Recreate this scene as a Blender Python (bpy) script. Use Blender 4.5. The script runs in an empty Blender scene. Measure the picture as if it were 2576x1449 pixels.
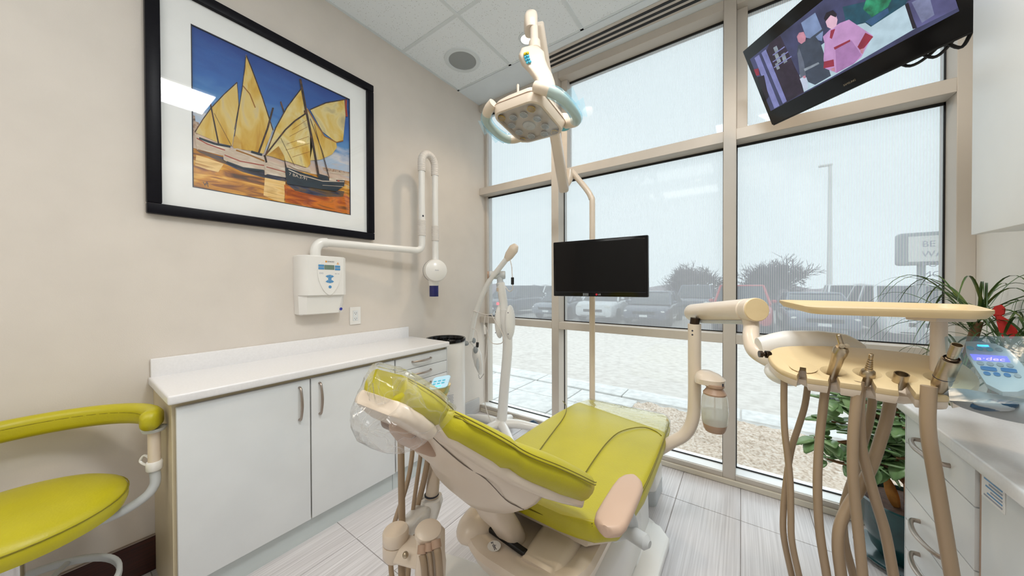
import bpy, bmesh, math, random
from mathutils import Vector as V, Matrix, noise
random.seed(4)
sc = bpy.context.scene
# ---------------------------------------------------------------- camera
CAM = V((0, 0, 1.231)); F = 810.9; YAW = math.radians(35.418); PIT = math.radians(-0.48); ROL = math.radians(-0.187)
fw = V((-math.sin(YAW)*math.cos(PIT), math.cos(YAW)*math.cos(PIT), math.sin(PIT)))
r0 = V((math.cos(YAW), math.sin(YAW), 0)); u0 = r0.cross(fw)
rt = math.cos(ROL)*r0 + math.sin(ROL)*u0; up = -math.sin(ROL)*r0 + math.cos(ROL)*u0
cd = bpy.data.cameras.new('camera'); cam = bpy.data.objects.new('camera', cd); sc.collection.objects.link(cam)
cd.sensor_width = 36; cd.lens = F/2576*36; cd.clip_start = .02; cd.clip_end = 300
m = Matrix.Identity(4)
for i in range(3):
    m[i][0] = rt[i]; m[i][1] = up[i]; m[i][2] = -fw[i]; m[i][3] = CAM[i]
cam.matrix_world = m; sc.camera = cam
# ---------------------------------------------------------------- view, sky, lamps
sc.view_settings.view_transform = 'Standard'; sc.view_settings.look = 'None'
sc.view_settings.gamma = 1; sc.view_settings.use_curve_mapping = False; sc.view_settings.exposure = 0.72
w = bpy.data.worlds.new('overcast_sky'); sc.world = w; w.use_nodes = True
bg = w.node_tree.nodes['Background']; bg.inputs[0].default_value = (.88, .955, 1.0, 1); bg.inputs[1].default_value = 1.32
def area(name, loc, sx, sy, power, col, rot=(0, 0, 0)):
    l = bpy.data.lights.new(name, 'AREA'); l.shape = 'RECTANGLE'; l.size = sx; l.size_y = sy; l.energy = power; l.color = col
    o = bpy.data.objects.new(name, l); o.location = loc; o.rotation_euler = rot; sc.collection.objects.link(o); return o
TROFFERS = [(.02, .597, .56, .56), (-.895, -.623, 1.16, .56), (-.895, -1.843, 1.16, .56)]
for (x, y, sx, sy), e in zip(TROFFERS, (17.5, 3, 6)):
    area('troffer_light', (x, y, 2.955), sx-.06, sy-.06, e, (.95, .985, 1))
DOWN = [(-1.242, 1.946), (-.59, .05), (.22, 1.72), (-.59, -1.2)]
for (x, y) in DOWN:
    l = bpy.data.lights.new('downlight_lamp', 'SPOT'); l.energy = 17 if y > 1.5 else 12; l.spot_size = 2.3; l.spot_blend = .8; l.shadow_soft_size = .05; l.color = (1, .80, .58)
    o = bpy.data.objects.new('downlight_lamp', l); o.location = (x, y, 2.95); sc.collection.objects.link(o)

# ---------------------------------------------------------------- helpers
def ray(px, py): return rt*((px-1288)/F) - up*((py-724.5)/F) + fw
def W(px, py, ax, v):                      # point seen at a pixel of the photograph on the plane axis = v
    d = ray(px, py); a = 'xyz'.index(ax); return CAM + d*((v-CAM[a])/d[a])
def D(px, py, dist): return CAM + ray(px, py)*dist
def Wp(px, py, p0, n):
    d = ray(px, py); return CAM + d*((p0-CAM).dot(n)/d.dot(n))
def lin(c): return tuple((x/12.92 if x <= .04045 else ((x+.055)/1.055)**2.4) for x in [v/255 for v in c])

def mat(name, col, rough=.45, metal=0, emit=0, bump=0, bscale=60, var=0, vscale=6, spec=.5, coat=0, stretch=None, trans=0, alpha=1, sss=0):
    mt = bpy.data.materials.new(name); mt.use_nodes = True; nt = mt.node_tree; b = nt.nodes['Principled BSDF']
    c = lin(col); b.inputs['Base Color'].default_value = (*c, 1); b.inputs['Roughness'].default_value = rough; b.inputs['Metallic'].default_value = metal
    b.inputs['Specular IOR Level'].default_value = spec; b.inputs['Coat Weight'].default_value = coat; b.inputs['Coat Roughness'].default_value = .08
    if trans: b.inputs['Transmission Weight'].default_value = trans
    b.inputs['Alpha'].default_value = alpha
    if emit: b.inputs['Emission Color'].default_value = (*c, 1); b.inputs['Emission Strength'].default_value = emit
    tc = nt.nodes.new('ShaderNodeTexCoord'); mp = nt.nodes.new('ShaderNodeMapping'); nt.links.new(tc.outputs['Object'], mp.inputs[0])
    if stretch: mp.inputs['Scale'].default_value = stretch
    nz = nt.nodes.new('ShaderNodeTexNoise'); nz.inputs['Scale'].default_value = vscale; nz.inputs['Detail'].default_value = 4; nt.links.new(mp.outputs[0], nz.inputs[0])
    v = max(var, .025)
    rp = nt.nodes.new('ShaderNodeValToRGB'); rp.color_ramp.elements[0].position = .3; rp.color_ramp.elements[1].position = .7
    rp.color_ramp.elements[0].color = (*[x*(1-v) for x in c], 1); rp.color_ramp.elements[1].color = (*[min(1, x*(1+v)) for x in c], 1)
    nt.links.new(nz.outputs[0], rp.inputs[0]); nt.links.new(rp.outputs[0], b.inputs['Base Color'])
    if emit:
        nt.links.new(rp.outputs[0], b.inputs['Emission Color'])
        if emit < 1.2:                      # backlit screens: dark surface, picture in the emission
            nt.links.remove(b.inputs['Base Color'].links[0]); b.inputs['Base Color'].default_value = (.01, .01, .012, 1)
    if bump:
        n2 = nt.nodes.new('ShaderNodeTexNoise'); n2.inputs['Scale'].default_value = bscale; n2.inputs['Detail'].default_value = 3; nt.links.new(mp.outputs[0], n2.inputs[0])
        bp = nt.nodes.new('ShaderNodeBump'); bp.inputs['Strength'].default_value = bump; bp.inputs['Distance'].default_value = .002
        nt.links.new(n2.outputs[0], bp.inputs['Height']); nt.links.new(bp.outputs[0], b.inputs['Normal'])
    return mt

def paint(name, cols, scale=10, stretch=(1, 1, 1), rough=.5, emit=0, detail=5, lo=.3, hi=.7, dist=0):   # pigment mottled between several colours
    mt = mat(name, cols[0], rough, emit=emit, var=.01, vscale=scale, stretch=stretch); nt = mt.node_tree
    rp = [n for n in nt.nodes if n.type == 'VALTORGB'][0]; nz = [n for n in nt.nodes if n.type == 'TEX_NOISE'][0]; nz.inputs['Detail'].default_value = detail
    nz.inputs['Distortion'].default_value = dist
    cr = rp.color_ramp
    while len(cr.elements) < len(cols): cr.elements.new(.5)
    for i, c in enumerate(cols):
        cr.elements[i].position = lo + (hi-lo)*i/max(1, len(cols)-1); cr.elements[i].color = (*lin(c), 1)
    return mt

class B:
    def __init__(s, mt=None): s.bm = bmesh.new(); s.mats = []; s.i = 0; s.m(mt)
    def m(s, mt):
        if mt is None: return s
        if mt not in s.mats: s.mats.append(mt)
        s.i = s.mats.index(mt); return s
    def add(s, verts, faces):
        vs = [s.bm.verts.new(v) for v in verts]
        for f in faces:
            try: fc = s.bm.faces.new([vs[k] for k in f]); fc.material_index = s.i
            except ValueError: pass
        return s
    def merge(s, t, mtx=None):
        t.verts.index_update()
        s.add([(mtx @ v.co if mtx else v.co.copy()) for v in t.verts], [[v.index for v in f.verts] for f in t.faces]); t.free(); return s
    def box(s, lo, hi, bev=0, seg=2, mtx=None):
        t = bmesh.new(); bmesh.ops.create_cube(t, size=1)
        for v in t.verts: v.co = V([(lo[k]+hi[k])/2 + v.co[k]*(hi[k]-lo[k]) for k in range(3)])
        if bev: bmesh.ops.bevel(t, geom=t.edges[:], offset=bev, segments=seg, profile=.6, affect='EDGES')
        return s.merge(t, mtx)
    def prism(s, pts, vec, bev=0, seg=2):
        t = bmesh.new(); n = len(pts); vec = V(vec)
        a = [t.verts.new(p) for p in pts]; b = [t.verts.new(V(p)+vec) for p in pts]
        t.faces.new(a); t.faces.new(b[::-1])
        for k in range(n): t.faces.new([a[k], b[k], b[(k+1) % n], a[(k+1) % n]])
        bmesh.ops.recalc_face_normals(t, faces=t.faces[:])
        if bev: bmesh.ops.bevel(t, geom=t.edges[:], offset=bev, segments=seg, profile=.6, affect='EDGES')
        big = [f for f in t.faces if len(f.verts) > 4]
        if big: bmesh.ops.triangulate(t, faces=big)
        return s.merge(t)
    def flat(s, pts):
        t = bmesh.new(); f = t.faces.new([t.verts.new(p) for p in pts]); bmesh.ops.triangulate(t, faces=[f]); return s.merge(t)
    def loft(s, rings, cap=True, close=False):
        n = len(rings[0]); vs = [p for r in rings for p in r]; fs = []
        R = len(rings)
        for a in range(R if close else R-1):
            c = (a+1) % R
            for k in range(n): fs.append([a*n+k, a*n+(k+1) % n, c*n+(k+1) % n, c*n+k])
        if cap and not close: fs += [list(range(n))[::-1], [(R-1)*n+k for k in range(n)]]
        t = bmesh.new(); vv = [t.verts.new(p) for p in vs]
        for f in fs:
            try: t.faces.new([vv[k] for k in f])
            except ValueError: pass
        bmesh.ops.recalc_face_normals(t, faces=t.faces[:])
        return s.merge(t)
    def tube(s, pts, r, n=14, sub=6, cap=True, close=False, squash=1.0, side=None):
        P = [V(p) for p in pts]; R = r if isinstance(r, (list, tuple)) else [r]*len(P)
        if sub > 1 and len(P) > 2:
            Q, RR = [], []
            L = len(P)
            for i in range(L if close else L-1):
                g = (lambda k: P[k % L]) if close else (lambda k: P[min(max(k, 0), L-1)])
                a, b, c, d = g(i-1), g(i), g(i+1), g(i+2)
                for j in range(sub):
                    t = j/sub; t2 = t*t; t3 = t2*t
                    Q.append(.5*((2*b)+(c-a)*t+(2*a-5*b+4*c-d)*t2+(3*b-a-3*c+d)*t3)); RR.append(R[i]*(1-t)+R[(i+1) % L]*t)
            if not close: Q.append(P[-1]); RR.append(R[-1])
            P, R = Q, RR
        L = len(P); rings = []; nr = None
        for i in range(L):
            t = (P[(i+1) % L]-P[i-1]) if close else (P[min(i+1, L-1)]-P[max(i-1, 0)])
            t = t.normalized() if t.length > 1e-9 else V((0, 0, 1))
            if nr is None:
                nr = V(side) if side else (V((0, 0, 1)) if abs(t.z) < .9 else V((1, 0, 0)))
            nr = (nr - t*nr.dot(t)).normalized(); bn = t.cross(nr)
            rings.append([P[i] + (nr*math.cos(2*math.pi*k/n) + bn*math.sin(2*math.pi*k/n)*squash)*R[i] for k in range(n)])
        return s.loft(rings, cap, close)
    def lathe(s, prof, c=(0, 0, 0), axis=(0, 0, 1), n=28):
        ax = V(axis).normalized(); x = ax.orthogonal().normalized(); y = ax.cross(x); c = V(c)
        return s.loft([[c + ax*z + (x*math.cos(2*math.pi*k/n) + y*math.sin(2*math.pi*k/n))*max(r, 1e-4) for k in range(n)] for r, z in prof], True)
    def cyl(s, a, b, r, n=24, bev=0):
        a, b = V(a), V(b); L = (b-a).length
        p = [(r-bev, 0), (r, bev), (r, L-bev), (r-bev, L)] if bev else [(r, 0), (r, L)]
        return s.lathe(p, a, b-a, n)
    def ell(s, c, rad, mtx=None, n=20, k=12):
        rings = []
        for i in range(k+1):
            t = math.pi*i/k; rr = max(math.sin(t), 1e-3)
            rings.append([V((math.cos(2*math.pi*j/n)*rr*rad[0], math.sin(2*math.pi*j/n)*rr*rad[1], -math.cos(t)*rad[2])) for j in range(n)])
        if mtx: rings = [[mtx @ p for p in r] for r in rings]
        return s.loft([[p+V(c) for p in r] for r in rings])
    def text(s, txt, size, mtx, ext=.0003, align='CENTER'):
        cu = bpy.data.curves.new('t', 'FONT'); cu.body = txt; cu.size = size; cu.extrude = ext; cu.align_x = align; cu.align_y = 'CENTER'; cu.resolution_u = 3
        o = bpy.data.objects.new('t', cu); me = o.to_mesh()
        s.add([mtx @ v.co for v in me.vertices], [list(p.vertices) for p in me.polygons])
        o.to_mesh_clear(); bpy.data.objects.remove(o); bpy.data.curves.remove(cu); return s

WORLD = {}
def obj(name, b, parent=None, sharp=40, label=None, cat=None, group=None, kind=None, base=False, mod=None, flat=False):
    me = bpy.data.meshes.new(name); vs = b.bm.verts
    lo = V([min(v.co[k] for v in vs) for k in range(3)]); hi = V([max(v.co[k] for v in vs) for k in range(3)])
    c = (lo+hi)/2
    if parent is None: c.z = lo.z
    for v in vs: v.co -= c
    b.bm.to_mesh(me); b.bm.free()
    for mt in b.mats: me.materials.append(mt)
    if not flat:
        me.polygons.foreach_set('use_smooth', [True]*len(me.polygons)); me.set_sharp_from_angle(angle=math.radians(sharp))
    o = bpy.data.objects.new(name, me); sc.collection.objects.link(o); WORLD[o] = c
    o.location = c - (WORLD[parent] if parent else V((0, 0, 0)))
    if parent: o.parent = parent
    tag(o, label, cat, group, kind); return o
def tag(o, label=None, cat=None, group=None, kind=None):
    for k, v in (('label', label), ('category', cat), ('group', group), ('kind', kind)):
        if v: o[k] = v
    return o
def thing(name, loc, label, cat, group=None, kind=None):
    o = bpy.data.objects.new(name, None); sc.collection.objects.link(o); o.location = loc; o.empty_display_size = .05; WORLD[o] = V(loc)
    return tag(o, label, cat, group, kind)
def dup(o, loc, parent):                    # copy of a part (and of its sub-parts) at a world place
    c = o.copy(); sc.collection.objects.link(c); c.parent = parent; WORLD[c] = V(loc); c.location = V(loc) - (WORLD[parent] if parent else V((0, 0, 0)))
    for ch in list(o.children):
        d = ch.copy(); sc.collection.objects.link(d); d.parent = c; WORLD[d] = WORLD[c] + ch.location
    return c
def rrect(hw, ht, r, k=4):                  # rounded rectangle as (a, b) pairs
    r = min(r, hw*.999, ht*.999); P = []
    for cx, cy, a0 in ((hw-r, ht-r, 0), (-hw+r, ht-r, 90), (-hw+r, -ht+r, 180), (hw-r, -ht+r, 270)):
        for j in range(k+1):
            a = math.radians(a0+90*j/k); P.append((cx+r*math.cos(a), cy+r*math.sin(a)))
    return P
def ring(c, a, b, prof): return [V(c)+V(a)*p+V(b)*q for p, q in prof]
def frame(o, x, y, z):
    M = Matrix.Identity(4)
    for i in range(3): M[i][0] = x[i]; M[i][1] = y[i]; M[i][2] = z[i]; M[i][3] = o[i]
    return M
def lerp_table(T, t):
    for a, b in zip(T, T[1:]):
        if t <= b[0]:
            k = (t-a[0])/(b[0]-a[0]); k = min(max(k, 0), 1); return [p+(q-p)*k for p, q in zip(a[1:], b[1:])]
    return list(T[-1][1:])

# ---------------------------------------------------------------- materials
M = {}
M['wall'] = mat('beige_wall_paint', (216, 208, 199), .75, bump=.15, bscale=250)
M['white_wall'] = mat('white_wall_paint', (222, 220, 215), .7, bump=.12, bscale=250)
M['soffit'] = mat('ceiling_paint', (222, 230, 236), .75)
M['grid'] = mat('ceiling_grid', (218, 226, 230), .5)
M['frame'] = mat('window_frame', (200, 192, 182), .42)
M['sill'] = mat('window_sill', (232, 235, 236), .35)
M['cream_trim'] = mat('cream_trim', (214, 206, 190), .5)
M['black'] = mat('black_rubber', (12, 12, 14), .5)
M['gloss_black'] = mat('gloss_black_plastic', (8, 7, 8), .15, spec=.3)
M['laminate'] = mat('white_laminate', (222, 225, 226), .35, var=.01)
M['carcass'] = mat('cream_carcass', (206, 192, 160), .45)
M['toe'] = mat('toe_kick', (200, 208, 208), .35)
M['stone'] = mat('white_solid_surface', (232, 231, 232), .25, var=.015, vscale=120)
M['gap'] = mat('dark_gap', (70, 58, 48), .6)
M['steel'] = mat('brushed_steel', (172, 160, 150), .3, 1, stretch=(1, 1, 12))
M['chrome'] = mat('chrome', (205, 205, 205), .08, 1)
M['lime'] = mat('lime_leather', (182, 172, 22), .40, var=.06, vscale=5, bump=.25, bscale=160, spec=.5)
M['limeseam'] = mat('lime_seam', (118, 108, 8), .6)
M['cream'] = mat('cream_plastic', (220, 205, 187), .3, coat=.15, var=.01)
M['white'] = mat('white_plastic', (232, 230, 226), .28, coat=.2, var=.01)
M['tan'] = mat('tan_plastic', (216, 193, 150), .42, var=.01)
M['taupe'] = mat('taupe_plastic', (176, 146, 124), .4)
M['armpad'] = mat('armrest_pad', (198, 170, 150), .42)
M['brown'] = mat('brown_plastic', (120, 92, 76), .38)
M['grey'] = mat('grey_plastic', (150, 156, 160), .4)
M['pale_grey'] = mat('pale_grey_plastic', (196, 200, 202), .4)
M['hose'] = mat('taupe_hose', (158, 136, 110), .38, coat=.1)
M['cable'] = mat('white_cable', (216, 210, 204), .5)
M['line'] = mat('thin_joint_line', (120, 108, 98), .7)
M['navy'] = mat('frame_dark_wood', (14, 13, 20), .38, var=.25, vscale=40, stretch=(1, 1, 8), spec=.14)
M['matboard'] = mat('picture_mat', (240, 241, 240), .7)
M['blue'] = mat('blue_button', (84, 146, 196), .4)
M['lightblue'] = mat('pale_blue_button', (120, 190, 214), .4)
M['padblue'] = mat('pale_blue_pad', (172, 206, 224), .35)
M['deepblue'] = mat('deep_blue_button', (22, 108, 168), .35)
M['greybtn'] = mat('grey_button', (158, 160, 162), .4)
M['lcd'] = mat('green_lcd', (112, 134, 120), .2)
M['bluelcd'] = mat('lit_blue_lcd', (120, 118, 250), .3, emit=1.0)
M['bluelamp'] = mat('blue_indicator', (60, 170, 255), .3, emit=2.0)
M['lilac'] = mat('lilac_lettering', (236, 196, 250), .4, emit=1.0)
M['ink'] = mat('dark_ink', (40, 44, 60), .6)
M['greyink'] = mat('grey_ink', (158, 162, 176), .6)
M['orange'] = mat('orange_ink', (226, 150, 40), .6)
M['yellow'] = mat('yellow_button', (232, 192, 20), .4)
M['cyan'] = mat('cyan_button', (70, 178, 205), .4)
M['teal'] = mat('teal_cap', (88, 178, 190), .4)
M['silver'] = mat('reflector_silver', (226, 232, 236), .3, .6)
M['gold'] = mat('reflector_gold', (240, 200, 20), .3, .4)
M['nickel'] = mat('worn_nickel', (178, 164, 142), .32, 1, var=.1, vscale=40)
M['darkmetal'] = mat('dark_metal', (70, 58, 50), .3, 1)
M['red'] = mat('red_cloth', (196, 26, 16), .55)
M['lamp'] = mat('lamp_lens', (255, 240, 215), .4, emit=7)
M['diffuser'] = mat('troffer_lens', (255, 248, 238), .4, emit=1.3)
M['soil'] = mat('potting_soil', (74, 52, 40), .9, bump=1, bscale=80, var=.4, vscale=60)
M['pot'] = mat('green_glazed_pot', (26, 62, 64), .2, var=.3, vscale=12, coat=.15)
M['leaf'] = paint('jade_leaf', [(92, 128, 78), (130, 164, 112), (160, 186, 146)], 18, rough=.3)
M['leaf2'] = paint('strap_leaf', [(34, 58, 22), (62, 92, 34), (108, 118, 54)], 14, rough=.4)
M['bark'] = mat('brown_stem', (124, 88, 58), .7, bump=.6, bscale=60, var=.2)
M['brownboard'] = mat('dark_wood_baseboard', (58, 22, 14), .3, var=.35, vscale=10, stretch=(1, .6, 16))
M['greyboard'] = mat('grey_tile_base', (190, 188, 186), .45, var=.05, stretch=(1, 1, 20))
M['wire'] = mat('dark_blue_plastic', (34, 66, 92), .3)

def glassy(name, tint, gloss=.06, dif=0, difcol=(1, 1, 1), rough=.02, stripes=False, bump=0, glints=0):
    """thin sheet: clear with a fresnel-weighted reflection, optionally veiled by a white weave"""
    mt = bpy.data.materials.new(name); mt.use_nodes = True; nt = mt.node_tree; nt.nodes.clear(); N = nt.nodes.new; Lk = nt.links.new
    out = N('ShaderNodeOutputMaterial'); tr = N('ShaderNodeBsdfTransparent'); tr.inputs[0].default_value = (*tint, 1)
    gl = N('ShaderNodeBsdfGlossy'); gl.inputs['Roughness'].default_value = rough
    lw = N('ShaderNodeLayerWeight'); lw.inputs[0].default_value = .5; mx = N('ShaderNodeMixShader')      # Schlick reflection, the same from both sides of the sheet
    pw = N('ShaderNodeMath'); pw.operation = 'POWER'; pw.inputs[1].default_value = 5; Lk(lw.outputs['Facing'], pw.inputs[0])
    mul = N('ShaderNodeMath'); mul.operation = 'MULTIPLY_ADD'; mul.inputs[1].default_value = min(.9, gloss*14); mul.inputs[2].default_value = gloss; Lk(pw.outputs[0], mul.inputs[0]); mul.use_clamp = True
    if bump:
        n2 = N('ShaderNodeTexNoise'); n2.inputs['Scale'].default_value = bump; n2.inputs['Detail'].default_value = 3; n2.inputs['Distortion'].default_value = 1.5
        tc = N('ShaderNodeTexCoord'); Lk(tc.outputs['Object'], n2.inputs[0]); bp = N('ShaderNodeBump'); bp.inputs['Strength'].default_value = .3; bp.inputs['Distance'].default_value = .01
        Lk(n2.outputs[0], bp.inputs['Height']); Lk(bp.outputs[0], gl.inputs['Normal']); Lk(bp.outputs[0], lw.inputs['Normal'])
    base = tr.outputs[0]
    if dif:
        tl = N('ShaderNodeBsdfTranslucent'); tl.inputs[0].default_value = (*difcol, 1); df = N('ShaderNodeBsdfDiffuse'); df.inputs[0].default_value = (*difcol, 1)
        ml = N('ShaderNodeMixShader'); ml.inputs[0].default_value = .3; Lk(tl.outputs[0], ml.inputs[1]); Lk(df.outputs[0], ml.inputs[2])
        m2 = N('ShaderNodeMixShader'); m2.inputs[0].default_value = dif; Lk(tr.outputs[0], m2.inputs[1]); Lk(ml.outputs[0], m2.inputs[2]); base = m2.outputs[0]
        if glints:                          # glints on crumpled film, painted in as whitish lines along the folds
            tc = N('ShaderNodeTexCoord'); nd = N('ShaderNodeTexNoise'); nd.inputs['Scale'].default_value = 9; Lk(tc.outputs['Object'], nd.inputs[0])
            mm = N('ShaderNodeMix'); mm.data_type = 'RGBA'; mm.inputs[0].default_value = .12; Lk(tc.outputs['Object'], mm.inputs[6]); Lk(nd.outputs['Color'], mm.inputs[7])
            vo = N('ShaderNodeTexVoronoi'); vo.feature = 'DISTANCE_TO_EDGE'; vo.inputs['Scale'].default_value = glints; Lk(mm.outputs[2], vo.inputs[0])
            rr = N('ShaderNodeMapRange'); rr.inputs[1].default_value = 0; rr.inputs[2].default_value = .03; rr.inputs[3].default_value = .32; rr.inputs[4].default_value = dif; Lk(vo.outputs['Distance'], rr.inputs[0]); Lk(rr.outputs[0], m2.inputs[0])
        if stripes:
            tc = N('ShaderNodeTexCoord'); sp = N('ShaderNodeSeparateXYZ'); Lk(tc.outputs['Object'], sp.inputs[0])
            def wave(period, ph):
                a = N('ShaderNodeMath'); a.operation = 'MULTIPLY_ADD'; a.inputs[1].default_value = 2*math.pi/period; a.inputs[2].default_value = ph; Lk(sp.outputs[0], a.inputs[0])
                s = N('ShaderNodeMath'); s.operation = 'SINE'; Lk(a.outputs[0], s.inputs[0]); return s
            cc = N('ShaderNodeCombineColor')
            for k in range(3):
                s = wave(.0105, k*2.1); e = N('ShaderNodeMath'); e.operation = 'MULTIPLY_ADD'; e.inputs[1].default_value = .035; e.inputs[2].default_value = difcol[k]-.07; Lk(s.outputs[0], e.inputs[0]); Lk(e.outputs[0], cc.inputs[k])
            Lk(cc.outputs[0], tl.inputs[0]); Lk(cc.outputs[0], df.inputs[0])
            s = wave(.0105, .6); e = N('ShaderNodeMath'); e.operation = 'MULTIPLY_ADD'; e.inputs[1].default_value = .07; e.inputs[2].default_value = dif; Lk(s.outputs[0], e.inputs[0]); Lk(e.outputs[0], m2.inputs[0])
    Lk(mul.outputs[0], mx.inputs[0]); Lk(base, mx.inputs[1]); Lk(gl.outputs[0], mx.inputs[2]); Lk(mx.outputs[0], out.inputs[0])
    return mt
M['glass'] = glassy('window_glass', (.97, .985, .98), .03)
M['film'] = glassy('sun_screen', (.46, .485, .49), .012, .40, (.80, .81, .84), stripes=True)
M['picglass'] = glassy('picture_glass', (1, 1, 1), .045)
M['bag'] = glassy('clear_plastic_bag', (.99, .99, .99), .08, .06, rough=.07, bump=18, glints=13)
M['bluefilm'] = glassy('blue_barrier_film', (.80, .93, .98), .03, .16, (.55, .80, .92), rough=.15, bump=10)
M['padfilm'] = glassy('blue_pad_film', (.78, .9, .95), .035, .24, (.52, .72, .82), rough=.22, bump=10)
M['clear'] = glassy('clear_plastic', (.97, .97, .97), .06, .03, rough=.05)
M['bottle'] = glassy('milky_bottle', (.95, .95, .92), .06, .6, (.95, .94, .90), rough=.1)
M['bluecone'] = glassy('blue_cone_plastic', (.05, .09, .55), .07, .45, (.02, .04, .5), rough=.05)

# ceiling tile: white mineral fibre with pinholes
def tile_mat():
    mt = mat('mineral_fibre_tile', (214, 216, 214), .9, var=.02); nt = mt.node_tree; b = nt.nodes['Principled BSDF']; N = nt.nodes.new
    gm = N('ShaderNodeNewGeometry'); vo = N('ShaderNodeTexVoronoi'); vo.inputs['Scale'].default_value = 75; nt.links.new(gm.outputs['Position'], vo.inputs[0])
    r = N('ShaderNodeValToRGB'); r.color_ramp.elements[0].position = .13; r.color_ramp.elements[1].position = .2
    r.color_ramp.elements[0].color = (*lin((128, 126, 122)), 1); r.color_ramp.elements[1].color = (*lin((236, 243, 248)), 1)
    nz = N('ShaderNodeTexNoise'); nz.inputs['Scale'].default_value = 40; nt.links.new(gm.outputs['Position'], nz.inputs[0])
    mx = N('ShaderNodeMix'); mx.data_type = 'RGBA'; nt.links.new(nz.outputs[0], mx.inputs[0])
    mx.inputs[6].default_value = (*lin((236, 243, 248)), 1); nt.links.new(vo.outputs['Distance'], r.inputs[0]); nt.links.new(r.outputs[0], mx.inputs[7]); nt.links.new(mx.outputs[2], b.inputs['Base Color'])
    return mt
M['tile'] = tile_mat()
def floor_mat():
    mt = mat('streaked_porcelain', (196, 188, 186), .27, var=.02, spec=.5); nt = mt.node_tree; b = nt.nodes['Principled BSDF']; N = nt.nodes.new
    gm = N('ShaderNodeNewGeometry'); mp = N('ShaderNodeMapping'); mp.inputs['Scale'].default_value = (150, 2.2, 1); nt.links.new(gm.outputs['Position'], mp.inputs[0])
    nz = N('ShaderNodeTexNoise'); nz.inputs['Scale'].default_value = 1; nz.inputs['Detail'].default_value = 5; nt.links.new(mp.outputs[0], nz.inputs[0])
    r = N('ShaderNodeValToRGB'); r.color_ramp.elements[0].position = .3; r.color_ramp.elements[1].position = .68
    r.color_ramp.elements[0].color = (*lin((188, 184, 186)), 1); r.color_ramp.elements[1].color = (*lin((216, 213, 215)), 1)
    nt.links.new(nz.outputs[0], r.inputs[0]); nt.links.new(r.outputs[0], b.inputs['Base Color']); return mt
M['floor'] = floor_mat()
M['grout'] = mat('grout', (150, 144, 142), .8)
# ================================================================ THE ROOM
XL, XR, YB, YW, ZC = -2.086, .86, -2.3, 2.388, 2.984
obj('wall_left', B(M['wall']).box((XL-.12, YB, 0), (XL, 2.56, ZC+.1)), kind='structure')
obj('wall_right', B(M['white_wall']).box((XR, YB, 0), (XR+.12, 2.56, ZC+.1)), kind='structure')
obj('wall_back', B(M['white_wall']).box((XL-.12, YB-.12, 0), (XR+.12, YB, ZC+.1)), kind='structure')
# floor: slab with individual porcelain tiles, 305 x 610 mm
fl = thing('floor', (-.6, 0, 0), None, None, kind='structure')
obj('grout_bed', B(M['grout']).box((XL, YB, -.08), (XR, 2.50, -.0025)), fl)
cache = {}
for i in range(-7, 3):
    for j in range(-6, 4):
        x0, x1 = max(i*.305, XL), min(i*.305+.305, XR); y0, y1 = max(.83+.61*(j-1), YB), min(.83+.61*j, 2.40)
        if x1-x0 < .02 or y1-y0 < .02: continue
        g = .0014; key = (round(x1-x0, 3), round(y1-y0, 3)); c = V(((x0+x1)/2, (y0+y1)/2, -.006))
        if key in cache: dup(cache[key], c, fl)
        else:
            o = obj('tile', B(M['floor']).box((x0+g, y0+g, -.012), (x1-g, y1-g, 0), .001, 1), fl); cache[key] = o
# ceiling: slab above, grid tees, mineral tiles, plaster strip
ce = thing('ceiling', (-.6, 0, ZC), None, None, kind='structure')
obj('deck', B(M['soffit']).box((XL-.1, YB, ZC+.06), (XR+.1, 2.56, ZC+.12)), ce)
obj('plaster_strip', B(M['soffit']).box((XL, 2.104, ZC), (XR, 2.56, ZC+.06)), ce)
gx = [-1.505+.61*k for k in range(0, 4)]; gy = [1.512-.61*k for k in range(0, 7)]
X = [XL]+gx+[XR]; Y = [YB]+gy[::-1]+[2.104]
for x in gx: obj('grid_tee', B(M['grid']).box((x-.012, YB, ZC), (x+.012, 2.104, ZC+.02)), ce)
for y in gy: obj('grid_tee', B(M['grid']).box((XL, y-.012, ZC+.0005), (XR, y+.012, ZC+.0205)), ce)
b = B(M['grid']); b.box((XL, YB, ZC), (XL+.02, 2.104, ZC+.02)); b.box((XR-.02, YB, ZC), (XR, 2.104, ZC+.02)); b.box((XL, 2.09, ZC), (XR, 2.106, ZC+.02)); obj('wall_angle', b, ce)
cache = {}
for x0, x1 in zip(X, X[1:]):
    for y0, y1 in zip(Y, Y[1:]):
        if (x1-x0) < .03 or (y1-y0) < .03: continue
        if any(abs((x0+x1)/2-t[0]) < .33 and abs((y0+y1)/2-t[1]) < .33 for t in ()): continue
        a = .009; key = (round(x1-x0, 3), round(y1-y0, 3)); c = V(((x0+x1)/2, (y0+y1)/2, ZC+.0125))
        if key in cache: dup(cache[key], c, ce)
        else: cache[key] = obj('ceiling_tile', B(M['tile']).box((x0+a, y0+a, ZC+.003), (x1-a, y1-a, ZC+.022), .002, 1), ce)
# baseboards
obj('baseboard_left', B(M['brownboard']).box((XL, YB, 0), (XL+.012, .237, .15), .003, 1).m(M['steel']).box((XL, YB, .15), (XL+.013, .237, .154)), kind='structure')
obj('baseboard_corner', B(M['greyboard']).box((XL, 1.60, 0), (XL+.012, YW-.02, .14), .003, 1), kind='structure')
obj('baseboard_window', B(M['cream_trim']).box((XL+.012, YW-.016, 0), (XR, YW-.002, .034), .004, 1), kind='structure')
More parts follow.
